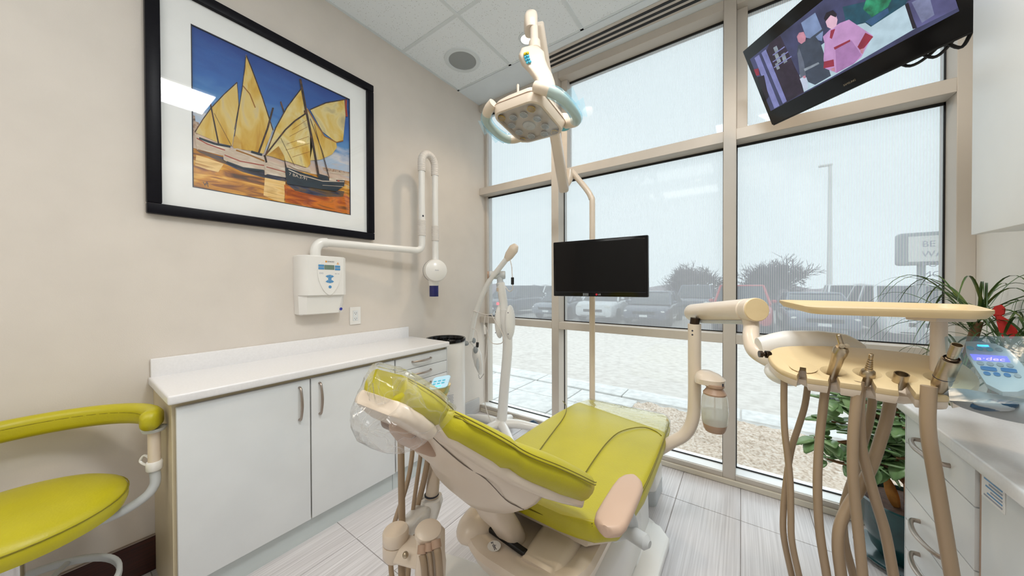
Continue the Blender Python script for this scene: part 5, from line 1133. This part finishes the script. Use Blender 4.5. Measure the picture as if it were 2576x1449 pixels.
# electric motor
p_, q_ = slant(2368, 962, 2402, 882, .70, .665); u_ = (q_-p_).normalized()
em = thing('handpiece_motor', p_, 'thick metal handpiece motor leaning in the rightmost holder', 'dental instrument', 'instruments in the delivery holders')
obj('body', B(M['nickel']).lathe([(.009, -.025), (.013, -.01), (.0145, .0), (.0148, .06), (.0135, .0625), (0, .063)], p_, u_, 26), em)
obj('joint_ring', B(M['ink']).lathe([(.0149, .014), (.0151, .0147), (.0149, .0155)], p_, u_, 26), em)
obj('shaft', B(M['nickel']).lathe([(.0095, .062), (.0095, .064), (.0075, .066), (.0075, .074), (.0085, .075), (.0085, .100), (.0072, .100), (.006, .085), (0, .085)], p_, u_, 22), em)
obj('pins', B(M['darkmetal']).lathe([(.011, .063), (.0118, .066), (.011, .067), (.0105, .063)], p_, u_, 16), em)
obj('hose', hose('7', '5', .0122), em)
# water bottle
bp_ = V((W(1798, 960, 'y', 1.66).x, 1.66, 0)); zb = W(1798, 1084, 'y', 1.66).z
wb = thing('water_bottle', (bp_.x, bp_.y, zb), 'milky water bottle hanging from the delivery arm post', 'bottle')
zt = W(1798, 985, 'y', 1.66).z; hh = zt-zb
obj('bottle', B(M['bottle']).lathe([(.040, .014), (.049, .04), (.052, hh*.5), (.049, hh*.82), (.041, hh*1.0), (.03, hh+.01)], (bp_.x, bp_.y, zb), n=32), wb)
obj('water', B(glassy('water', (.93, .95, .95), .03, .35, (.9, .92, .9))).lathe([(0, .016), (.038, .016), (.0475, .04), (.0505, hh*.5), (0, hh*.5)], (bp_.x, bp_.y, zb), n=28), wb)
obj('bottle_base', B(M['taupe']).lathe([(0, 0), (.036, 0), (.042, .012), (.0472, .034), (.046, .034)], (bp_.x, bp_.y, zb), n=32), wb)
obj('bottle_collar', B(M['taupe']).lathe([(.044, hh*.93), (.045, hh*.97), (.034, hh*1.06), (.031, hh*1.10), (.037, hh*1.13), (.037, hh*1.19), (.028, hh*1.2)], (bp_.x, bp_.y, zb), n=32), wb)
obj('dip_tube', B(M['white']).cyl((bp_.x, bp_.y, zb+.03), (bp_.x, bp_.y, zt), .003, 8), wb)
hz = W(1790, 955, 'y', 1.66).z
obj('bottle_bracket', B(M['cream']).loft([[V((p_x+a, p_y+c, z)) for a, c in rrect(hw, hd2, min(hw, hd2)*.9, 5)] for p_x, p_y, z, hw, hd2 in ((bp_.x-.02, bp_.y+.02, hz-.022, .058, .05), (bp_.x-.02, bp_.y+.02, hz+.0, .06, .052), (bp_.x-.028, bp_.y+.025, hz+.018, .045, .04), (bp_.x-.035, bp_.y+.03, hz+.03, .02, .02))]).cyl((bp_.x, bp_.y, hz-.035), (bp_.x, bp_.y, hz-.015), .02, 18), du)
obj('bracket_mark', B(M['ink']).box((bp_.x+.028, bp_.y-.03, hz-.016), (bp_.x+.034, bp_.y-.0285, hz-.004)), du)

# ================================================================ ASSISTANT ARM
au = thing('assistant_unit', (-.86, .74, .3), 'cream assistant arm with touch pad and three hose cap behind the headrest', 'assistant unit')
ct, cbm = D(1108, 985, 1.14), D(1086, 1258, 1.06)
obj('column', B(M['cream']).tube([ct, ct.lerp(cbm, .5), cbm], .0215, 18, 5), au)
obj('column_joint', B(M['white']).loft([ring(p, rt, fw, prof(h, h*1.0, h*.6, 5)) for p, h in ((cbm+V((0, 0, .01)), .03), (cbm-V((0, 0, .01)), .034), (D(1075, 1295, 1.04), .036), (D(1072, 1312, 1.03), .028))]), au)
obj('joint_gap', B(M['ink']).lathe([(.022, 0), (.0235, 0), (.0235, .002), (.022, .002)], cbm+V((0, 0, .018)), n=24), au)
ha, hb2 = D(1062, 1290, 1.03), D(1004, 1345, .88)
beam(ha, hb2, .03, .022, M['white'], 'swing_arm', .014, au)
dc_ = D(996, 1352, .86)
obj('pivot_drum', B(M['cream']).lathe([(.031, .0), (.0335, .003), (.0335, .028), (.03, .033), (0, .034)], dc_-V((0, 0, .01)), n=32), au)
obj('drum_base', B(M['cream']).lathe([(.0, -.04), (.029, -.04), (.0335, -.033), (.0335, -.0005), (.0, -.0005)], dc_-V((0, 0, .01)), n=32), au)
obj('link', B(M['cream']).loft([ring(p, (fw*.5+up).normalized(), fw, prof(.02, .028, .012, 4)) for p in (D(1000, 1378, .86), D(1025, 1384, .84), D(1060, 1392, .82))]), au)
kb_ = D(1020, 1396, .80); obj('link_knob', B(M['nickel']).ell(kb_, (.0075, .0075, .008), n=16, k=10), au)
ct2 = D(1078, 1335, .79)
obj('hose_manifold', B(M['cream']).loft([ring(D(1084, y, .81), rt, fw, prof(h, h, h*.7, 5)) for y, h in ((1330, .022), (1345, .033), (1400, .033), (1425, .036), (1470, .034))]), au)
nv = (CAM-ct2).normalized()*.55+V((0, 0, .75)); nv.normalize(); aa = (rt+up*.25).normalized(); aa = (aa-nv*aa.dot(nv)).normalized()
obj('manifold_cap', B(M['cream']).loft([[ct2+nv*c+aa*math.cos(2*math.pi*k_/28)*r_*.033+nv.cross(aa)*math.sin(2*math.pi*k_/28)*r_*.028 for k_ in range(28)] for c, r_ in ((-.012, .85), (-.008, 1), (.0, 1), (.005, .93), (.008, .7), (.0095, .3), (.0097, .02))]), au)
for (x0, y0_, x1, y1_, rr, rh) in ((1064, 1370, 1062, 1394, .0118, .0085), (1080, 1365, 1079, 1388, .0105, .0052), (1096, 1358, 1099, 1380, .0112, .0085)):
    a_, b2 = D(x0, y0_, .765), D(x1, y1_, .755); ho_ = obj('hose_collar', B(M['taupe']).cyl(a_, b2, rr, 20, .001), au)
    dx = x1; obj('short_hose', B(M['hose']).tube([b2, D(x1+3, y1_+14, .75), D(x1+6, 1430, .75), D(x1+8, 1470, .76), D(x1+6, 1540, .80)], rh, 12, 5), ho_)
# touch pad on the column
tpc = D(1108, 964, 1.13)
obj('pad_neck', B(M['tan']).lathe([(.022, -.035), (.032, -.01), (.036, .006)], tpc-V((0, 0, .01)), n=24), au)
pnv = V((0, -.35, 1)).normalized(); pxx = (rt-pnv*rt.dot(pnv)).normalized()
obj('pad', B(M['padblue']).prism([tpc+pxx*a+pnv.cross(pxx)*c for a, c in rrect(.032, .038, .012, 5)], pnv*.006, .002, 1), au, label='pale blue film wrapped pad')
kk = B(M['cyan'])
for i_ in range(3):
    for j_ in range(2): kk.box((-.02+i_*.016-.004, -.01+j_*.016-.003, .0062), (-.02+i_*.016+.006, -.01+j_*.016+.003, .0072), 0, 1, frame(tpc, pxx, pnv.cross(pxx), pnv))
obj('pad_keys', kk, au); obj('pad_light', B(M['bluelamp']).box((-.01, -.03, .006), (.01, -.025, .0075), 0, 1, frame(tpc, pxx, pnv.cross(pxx), pnv)), au)
fp = D(1126, 975, 1.10); obj('pad_film', B(M['bluefilm']).add([tpc+pxx*.03+pnv*.004, tpc+pxx*.036-pnv.cross(pxx)*.036, tpc+pxx*.034-V((0, 0, .035)), tpc+pxx*.012-V((0, 0, .03))-pnv.cross(pxx)*.03], [(0, 1, 2, 3)]), label='pale blue film flap hanging from the small touch pad behind the headrest', cat='barrier film', flat=True)
# clear hose hook and four suction hoses
hc_ = D(1075, 1100, 1.02)
obj('hose_hook', B(M['clear']).loft([[hc_+V((math.cos(math.radians(a))*.045, math.sin(math.radians(a))*.035, 0))*r_+V((0, 0, z)) for a in range(0, 360, 15)] for r_, z in ((1, -.014), (1, .014), (.9, .014), (.9, -.014))], False, True), au)
hs = [([(1008, 1085), (1009, 1150), (1010, 1230), (1011, 1312), (1010, 1400), (1012, 1480)], .92, .0095, 'thickest taupe suction hose hanging straight left of the assistant column'),
      ([(1040, 1100), (1036, 1150), (1028, 1200), (1014, 1250), (994, 1310), (985, 1360), (983, 1420), (992, 1500)], 1.03, .0075, 'taupe suction hose swinging left under the headrest'),
      ([(1062, 1105), (1056, 1160), (1046, 1230), (1038, 1290), (1030, 1350), (1016, 1430), (1010, 1500)], 1.0, .0065, 'thinnest taupe suction hose beside the assistant column'),
      ([(1083, 1102), (1077, 1150), (1066, 1210), (1054, 1260), (1044, 1310), (1030, 1390), (1022, 1490)], 1.05, .0095, 'taupe suction hose lying against the assistant column')]
for pts, d_, r_, lb in hs: obj('suction_hose', B(M['hose']).tube([D(x, y, d_-(.08*max(0, (y-1300)/200))) for x, y in pts], r_, 12, 5), label=lb, cat='hose')
# ================================================================ TELEVISION
d0 = 1.75
tw = (rt*.037+up*.142+fw*.989).normalized()                        # along the screen, towards its far end
BL = D(1942, 315, d0); TL = D(1868, 130, d0*.9737)
tu = (TL-BL); TH = tu.length; tu = (tu-tw*tu.dot(tw)).normalized(); tn = tw.cross(tu); tn = tn if tn.dot(CAM-BL) > 0 else -tn
TWD = d0*.462
tv = thing('television', BL-tw*TWD/2+tu*TH/2, 'large black television tilted down from the upper right, showing two walking people', 'television')
TF = frame(BL, -tw, tu, tn)           # x to the right along the screen, y up, z out
obj('casing', B(M['gloss_black']).box((0, 0, -.04), (TWD, TH, 0), .004, 2, TF).box((TWD*.2, TH*.15, -.075), (TWD*.85, TH*.85, -.035), .01, 2, TF), tv)
TP = lambda u, v, h: (lambda p: p)(Wp(1840+u/3.5, v/3.5, BL+tn*h, tn))
def sc_pt(u, v): p = Wp(1840+u/3.5, v/3.5, BL, tn)-BL; return p.dot(-tw), p.dot(tu)
bz = [sc_pt(165, 520), sc_pt(345, 978)]
SX0, SX1, SY0, SY1 = (bz[0][0]+bz[1][0])/2, TWD-.03, bz[1][1], bz[0][1]
obj('stand_lip', B(M['black']).box((.0, -.006, -.03), (TWD, .002, -.005), .002, 1, TF), tv)
S_ = lambda x, y, h: TF @ V((x, y, h))
scr = B(mat('tv_scene_wall', (58, 62, 96), .3, emit=.6, var=.4, vscale=14))
scr.flat([S_(SX0, SY0, .0006), S_(SX1, SY0, .0006), S_(SX1, SY1, .0006), S_(SX0, SY1, .0006)])
E_ = lambda n, c, v=.25, s=20, e=.62: mat(n, c, .3, emit=e, var=v, vscale=s)
kt = 0
def tvp(mt, pts):
    global kt
    kt += 1; P_ = []
    for u, v in pts:
        x, y = sc_pt(u, v); P_.append(S_(min(max(x, SX0), SX1), min(max(y, SY0), SY1), .0006+kt*.00006))
    scr.m(mt).flat(P_)
ground = E_('tv_ground', (176, 200, 212), .12, 30); dkwood = E_('tv_dark_wood', (40, 30, 48), .4, 30); post = E_('tv_post', (120, 124, 176), .2, 30); green = E_('tv_green', (34, 128, 92), .6, 40); teal = E_('tv_teal', (22, 74, 92), .4, 30); panel = E_('tv_panel', (120, 140, 178), .2, 20); robe = E_('tv_robe', (58, 68, 84), .25, 30); skin = E_('tv_skin', (190, 132, 150), .15, 40); pink = E_('tv_pink', (186, 142, 190), .12, 30); pink2 = E_('tv_pink_shade', (160, 116, 166), .15, 30); redc = E_('tv_red', (140, 40, 62), .2, 30); hair = E_('tv_hair', (26, 20, 34), .2, 30); jar = E_('tv_jar', (130, 140, 150), .3, 40); leg = E_('tv_white', (190, 200, 220), .1, 30); face = E_('tv_face', (216, 176, 196), .1, 30); purple = E_('tv_purple', (84, 84, 128), .35, 16)
tvp(dkwood, [(330, 370), (430, 310), (660, 800), (470, 910), (300, 470)]); tvp(ground, [(1000, 240), (1560, 30), (1620, 250), (880, 680), (640, 810), (600, 660), (760, 420)])
tvp(teal, [(980, 60), (1500, -60), (1560, 20), (1230, 235), (1180, 200), (1020, 240)]); tvp(green, [(1160, 80), (1200, -40), (1440, -60), (1380, 60), (1240, 150)]); tvp(E_('tv_planter', (50, 90, 130), .3, 20), [(1180, 190), (1380, 70), (1390, 110), (1240, 225)])
tvp(purple, [(1540, 20), (1820, -120), (2070, -120), (2070, 30), (1640, 245)]); tvp(E_('tv_paper', (120, 126, 160), .3, 30), [(1590, 20), (1740, -60), (1790, 130), (1680, 200)]); tvp(hair, [(1530, 40), (1560, 20), (1630, 245), (1600, 255)])
tvp(panel, [(615, 200), (740, 110), (810, 280), (800, 360), (660, 330)]); tvp(robe, [(700, 330), (820, 240), (826, 256), (720, 340)])
for q in ([(205, 510), (245, 480), (425, 930), (380, 955)], [(265, 465), (305, 435), (490, 890), (455, 912)]): tvp(post, q)
for q in ([(370, 420), (400, 400), (420, 450), (390, 470)], [(380, 480), (410, 465), (440, 540), (410, 560)], [(440, 480), (470, 460), (495, 540), (465, 560)], [(385, 560), (410, 550), (430, 600), (405, 615)]): tvp(jar, q)
for q in ([(365, 540), (500, 450)], [(375, 590), (530, 490)], [(365, 480), (470, 405)]): (a, c), (d, e) = q; tvp(post, [(a, c), (d, e), (d+4, e+8), (a+4, c+8)])
tvp(redc, [(200, 610), (240, 600), (250, 660), (215, 670)]); tvp(hair, [(225, 680), (290, 660), (330, 850), (310, 880)])
# man in dark robe
tvp(robe, [(590, 400), (650, 355), (740, 315), (790, 380), (860, 600), (880, 665), (740, 745), (680, 720), (640, 640), (600, 560), (580, 470)]); tvp(leg, [(605, 690), (665, 680), (680, 760), (670, 790), (645, 795)]); tvp(E_('tv_robe_light', (92, 100, 116), .2, 30), [(585, 470), (600, 420), (640, 540), (660, 660), (610, 690)]); tvp(jar, [(640, 605), (770, 545), (778, 560), (650, 625)])
tvp(skin, [(580, 320), (600, 285), (640, 278), (660, 320), (655, 360), (620, 385), (592, 365)]); tvp(skin, [(630, 670), (655, 660), (660, 685), (640, 688)])
# woman in pink
tvp(pink, [(870, 260), (960, 200), (1040, 170), (1130, 230), (1250, 310), (1180, 440), (1150, 500), (1080, 560), (930, 640), (900, 560), (830, 600), (815, 520), (825, 380), (810, 320)]); tvp(pink2, [(920, 420), (1060, 350), (1150, 480), (1080, 560), (930, 640)]); tvp(redc, [(1185, 285), (1255, 320), (1150, 450), (1115, 410)]); tvp(redc, [(820, 540), (905, 520), (910, 580), (815, 600)]); tvp(redc, [(905, 415), (1050, 345), (1052, 362), (915, 435)]); tvp(redc, [(880, 265), (920, 250), (890, 340), (870, 330)])
tvp(face, [(835, 190), (860, 130), (920, 115), (940, 170), (930, 225), (890, 255), (850, 235)]); tvp(hair, [(818, 160), (840, 110), (900, 85), (935, 120), (925, 150), (880, 130), (835, 185)]); tvp(skin, [(880, 600), (915, 590), (918, 625), (890, 620)]); tvp(skin, [(1140, 430), (1175, 420), (1165, 470), (1145, 465)])
obj('screen_picture', scr, tv, flat=True)
lx, ly = sc_pt(1040, 728); obj('brand_lettering', B(M['nickel']).text('SAMSUNG', .011, TF @ Matrix.Translation((lx, ly, .0005))), tv)
mpnt = S_(TWD*.82, TH*.3, -.07)
obj('wall_arm', B(M['darkmetal']).tube([mpnt, V((.74, mpnt.y+.15, mpnt.z)), V((XR-.01, mpnt.y+.2, mpnt.z))], .02, 12, 3).box((XR-.02, mpnt.y+.12, mpnt.z-.1), (XR-.0005, mpnt.y+.28, mpnt.z+.1), .004, 1), tv)
wr = B(M['black'])
for k_ in range(4): wr.tube([S_(TWD*(.7+.08*k_), .02, -.03), S_(TWD*(.74+.08*k_), -.02-.006*k_, -.035), S_(TWD*(.80+.06*k_), -.012, -.05), S_(TWD*(.88+.03*k_), .03, -.06)], .005, 8, 5)
obj('cables', wr, tv)

# ================================================================ RIGHT SIDE: COUNTER, DRAWERS, UPPER CABINET
xc = .460
rc = thing('drawer_cabinet', (.66, 1.46, 0), 'white four drawer cabinet at the window end of the right worktop', 'cabinet')
obj('carcass', B(M['carcass']).box((xc+.02, 1.275, .1), (XR-.001, 1.676, .79)), rc)
obj('end_panel', B(M['laminate']).box((xc, 1.676, 0), (XR-.001, 1.68, .80)), rc)
obj('toe_kick', B(M['toe']).box((xc+.06, 1.272, 0), (xc+.075, 1.676, .098)), rc)
zs = [.792, .69, .535, .43, .33, .10]
for k_ in range(5):
    d = obj('drawer', B(M['laminate']).box((xc, 1.276, zs[k_+1]+.003), (xc+.019, 1.673, zs[k_]), .002, 2), rc)
    zh = (zs[k_]-.052) if k_ < 4 else zs[k_]-.05
    if k_ == 1: continue
    obj('handle', handle_mesh((xc, 1.39, zh), (xc, 1.565, zh), (-.026, 0, 0), .006), d)
for z_, y_ in ((.765, 1.63), (.60, 1.63), (.41, 1.63)): pass
gs = thing('storage_cabinet', (.66, .6, 0), 'white door cabinet with a printed notice beside the right drawers', 'cabinet')
obj('carcass', B(M['carcass']).box((xc+.02, -.6, .1), (XR-.001, 1.27, .79)), gs)
obj('edge_strip', B(M['taupe']).box((xc+.006, 1.252, .1), (xc+.021, 1.273, .795), .001, 1), gs)
for k_ in range(4):
    obj('door', B(M['laminate']).box((xc, -.6+.463*k_+.002, .1), (xc+.019, -.6+.463*(k_+1)-.002, .795), .002, 2), gs)
nl = B(M['matboard']).box((xc-.0012, 1.165, .738), (xc-.0002, 1.246, .79)); 
for r_ in range(6): nl.m(M['blue'] if r_ % 2 else M['greyink']).box((xc-.0018, 1.172+.0, .744+r_*.0075), (xc-.0011, 1.236-(r_*7 % 5)*.006, .7475+r_*.0075))
obj('notice', nl, gs, label='small printed paper notice')
obj('worktop', B(M['stone']).box((.440, -.6, .80), (XR-.001, 1.69, .833), .006, 3), label='white worktop along the right wall under the touchpad', cat='worktop')
uc = thing('upper_cabinet', (.70, .7, 1.37), 'plain white wall cabinet hung high on the right wall', 'cabinet')
obj('carcass', B(M['laminate']).box((.552, -.6, 1.372), (XR-.001, 1.500, 2.5), .002, 1), uc)
for k_ in range(3): obj('door', B(M['laminate']).box((.53, -.6+.7*k_+.0015, 1.369), (.551, -.6+.7*(k_+1)-.0015, 2.5), .002, 2), uc)
obj('light_rail', B(M['frame']).box((.60, -.55, 1.355), (.62, 1.45, 1.372)), uc)

# ================================================================ PLANTS
def leaf_mesh(L, wd_, curl, n=7, cup=.15, mt=None):
    b = B(mt); vs = []
    for i in range(n+1):
        t = i/n; w_ = wd_*math.sin(math.pi*min(.97, .08+.92*t)**.9)**.8; z = curl*t*t*L; x = L*t
        vs += [V((x, -w_, z+w_*cup)), V((x, 0, z)), V((x, w_, z+w_*cup))]
    f = []
    for i in range(n): a = i*3; f += [(a, a+3, a+4, a+1), (a+1, a+4, a+5, a+2)]
    b.add(vs, f); return b
def solid(o, th=.004):
    m_ = o.modifiers.new('thickness', 'SOLIDIFY'); m_.thickness = th; m_.offset = 0
random.seed(11)
jc = V((.60, 2.14, 0))
jp = thing('jade_plant', jc, 'leafy jade plant in a dark green glazed pot on the floor by the window', 'plant')
obj('pot', B(M['pot']).lathe([(.0, .03), (.095, .03), (.115, .06), (.145, .16), (.158, .26), (.162, .275), (.150, .278), (.145, .255), (.0, .25)], jc, n=48), jp)
obj('saucer', B(M['pot']).lathe([(0, 0), (.13, 0), (.165, .025), (.17, .034), (.155, .032), (.12, .012), (0, .012)], jc, n=48), jp)
obj('soil', B(M['soil']).lathe([(.144, .25), (.14, .262), (.08, .27), (0, .268)], jc, n=32), jp)
stems = [[(.60, 2.14, .25), (.585, 2.13, .40), (.57, 2.12, .55), (.55, 2.1, .70), (.53, 2.08, .80)], [(.585, 2.13, .42), (.53, 2.09, .50), (.46, 2.05, .56), (.40, 2.02, .60), (.33, 1.99, .62)], [(.575, 2.12, .54), (.51, 2.07, .63), (.44, 2.04, .68), (.36, 2.0, .74)], [(.588, 2.13, .36), (.53, 2.07, .43), (.47, 2.02, .47), (.42, 2.0, .47)], [(.56, 2.11, .62), (.60, 2.06, .72), (.60, 2.03, .80)], [(.60, 2.14, .28), (.64, 2.12, .42), (.66, 2.08, .58), (.65, 2.06, .7)], [(.51, 2.07, .63), (.45, 2.0, .70), (.40, 1.97, .78)], [(.46, 2.05, .56), (.36, 2.0, .53), (.27, 1.97, .54)], [(.44, 2.04, .68), (.36, 1.98, .70), (.29, 1.97, .72)], [(.47, 2.02, .47), (.38, 1.98, .45), (.31, 1.96, .46)], [(.60, 2.03, .72), (.55, 1.98, .66), (.50, 1.95, .62)], [(.64, 2.12, .42), (.58, 2.04, .50), (.52, 1.98, .52)]]
leafs = []
for s_ in stems:
    st_ = obj('branch', B(M['bark']).tube([V(p) for p in s_], [.016 if s_[0][2] < .3 else .010]+[.008]*(len(s_)-2)+[.004], 8, 4), jp)
proto = obj('leaf', leaf_mesh(.055, .020, -.12, 5, .25, M['leaf']), jp); proto_c = WORLD[proto]; solid(proto, .0045)
proto.location = V((.53, 2.08, .81))-jc; cnt = 0
for s_ in stems:
    P_ = [V(p) for p in s_]
    for i in range(1, len(P_)):
        for k_ in range(14 if i > 1 else 5):
            q = P_[i-1].lerp(P_[i], random.random()); 
            if q.z < .40: continue
            c = proto.copy(); sc.collection.objects.link(c); c.parent = jp; s = random.uniform(.75, 1.5); yaw = random.uniform(0, 6.28); pit = random.uniform(-.9, .7)
            dv = V((math.cos(yaw)*math.cos(pit), math.sin(yaw)*math.cos(pit), math.sin(pit))); c.rotation_euler = dv.to_track_quat('X', 'Z').to_euler(); c.scale = (s, s, s); c.location = q + dv*.042*s - jc; cnt += 1
# old broad basal leaves in the pot
pro2 = obj('dry_leaf', leaf_mesh(.16, .022, .1, 7, .3, mat('dry_leaf', (176, 118, 52), .6, var=.3, vscale=30)), jp, label='dry brown leaf'); solid(pro2, .002)
for k_, (yaw, pit) in enumerate(((3.6, 1.3), (4.6, 1.35), (.3, 1.2))):
    c = pro2 if k_ == 0 else pro2.copy()
    if k_: sc.collection.objects.link(c); c.parent = jp
    dv = V((math.cos(yaw)*math.cos(pit), math.sin(yaw)*math.cos(pit), math.sin(pit))); c.rotation_euler = dv.to_track_quat('X', 'Y').to_euler(); c.location = V((-.05+.03*k_, -.05+.02*k_, .26))+dv*.08
def strap(base, yaw, L, lift, droop, wd_, mt, nm_, par, n=12):
    b = B(mt); vs = []; d = V((math.cos(yaw), math.sin(yaw), 0)); s = V((-d.y, d.x, 0))
    for i in range(n+1):
        t = i/n; p = V(base)+d*(L*t*(1-.15*t))+V((0, 0, lift*math.sin(min(t*1.15, 1.6)*math.pi*.62)*1.0-droop*t*t)); w_ = wd_*(1-t**2.2)*(.5+.5*min(1, t*6))
        vs += [p-s*w_+V((0, 0, w_*.5)), p, p+s*w_+V((0, 0, w_*.5))]
    f = []
    for i in range(n): a = i*3; f += [(a, a+3, a+4, a+1), (a+1, a+4, a+5, a+2)]
    b.add(vs, f); o = obj(nm_, b, par); return o
dp = thing('dracaena', (.63, 2.2, 0), 'thin arching strap leaf plant with a red bow rising behind the right worktop', 'plant')
dc0 = V((.70, 2.18, 0))
obj('pot', B(mat('brown_pot', (110, 78, 60), .5)).lathe([(0, 0), (.08, 0), (.11, .2), (.115, .22), (.1, .22), (.1, .2), (0, .2)], dc0, n=32), dp)
tops = [V((.735, 2.03, 1.085)), V((.775, 1.96, .99)), V((.71, 2.08, .90)), V((.70, 2.12, .70))]
obj('trunk', B(M['bark']).tube([dc0+V((0, 0, .18)), V((.705, 2.16, .5)), V((.715, 2.1, .8)), tops[0]], .014, 10, 5), dp)
obj('trunk', B(M['bark']).tube([dc0+V((.02, 0, .18)), V((.74, 2.1, .5)), tops[1]], .013, 10, 5), dp)
for tpt, nL in zip(tops, (40, 30, 14, 10)):
    for k_ in range(nL): strap(tpt+V((random.uniform(-.02, .02), random.uniform(-.02, .02), random.uniform(-.05, .03))), random.uniform(0, 6.28), random.uniform(.18, .42), random.uniform(.06, .24), random.uniform(.06, .32), random.uniform(.0028, .006), M['leaf2'], 'strap_leaf', dp)
# keep foliage inside the room
for o in dp.children:
    if o.name.startswith('strap_leaf'):
        for v in o.data.vertices:
            wx = WORLD[o]+v.co
            if wx.x > XR-.01: v.co.x -= (wx.x-(XR-.01))
            if wx.y > 2.36: v.co.y -= (wx.y-2.36)
fl0 = D(2558, 838, 1.12); n0 = (CAM-fl0).normalized()
rb = B(M['red'])
fp_ = [(2502, 792), (2512, 790), (2540, 806), (2556, 822), (2566, 850), (2548, 852), (2522, 852), (2512, 830)]
rb.prism([Wp(*p, fl0, n0) for p in fp_], -n0*.006, .002, 1); rb.prism([Wp(*p, fl0, n0) for p in [(2492, 786), (2502, 770), (2520, 766), (2530, 776), (2528, 790), (2512, 797), (2500, 796)]], -n0*.008, .002, 1)
obj('bow', rb, dp, label='red ribbon bow')
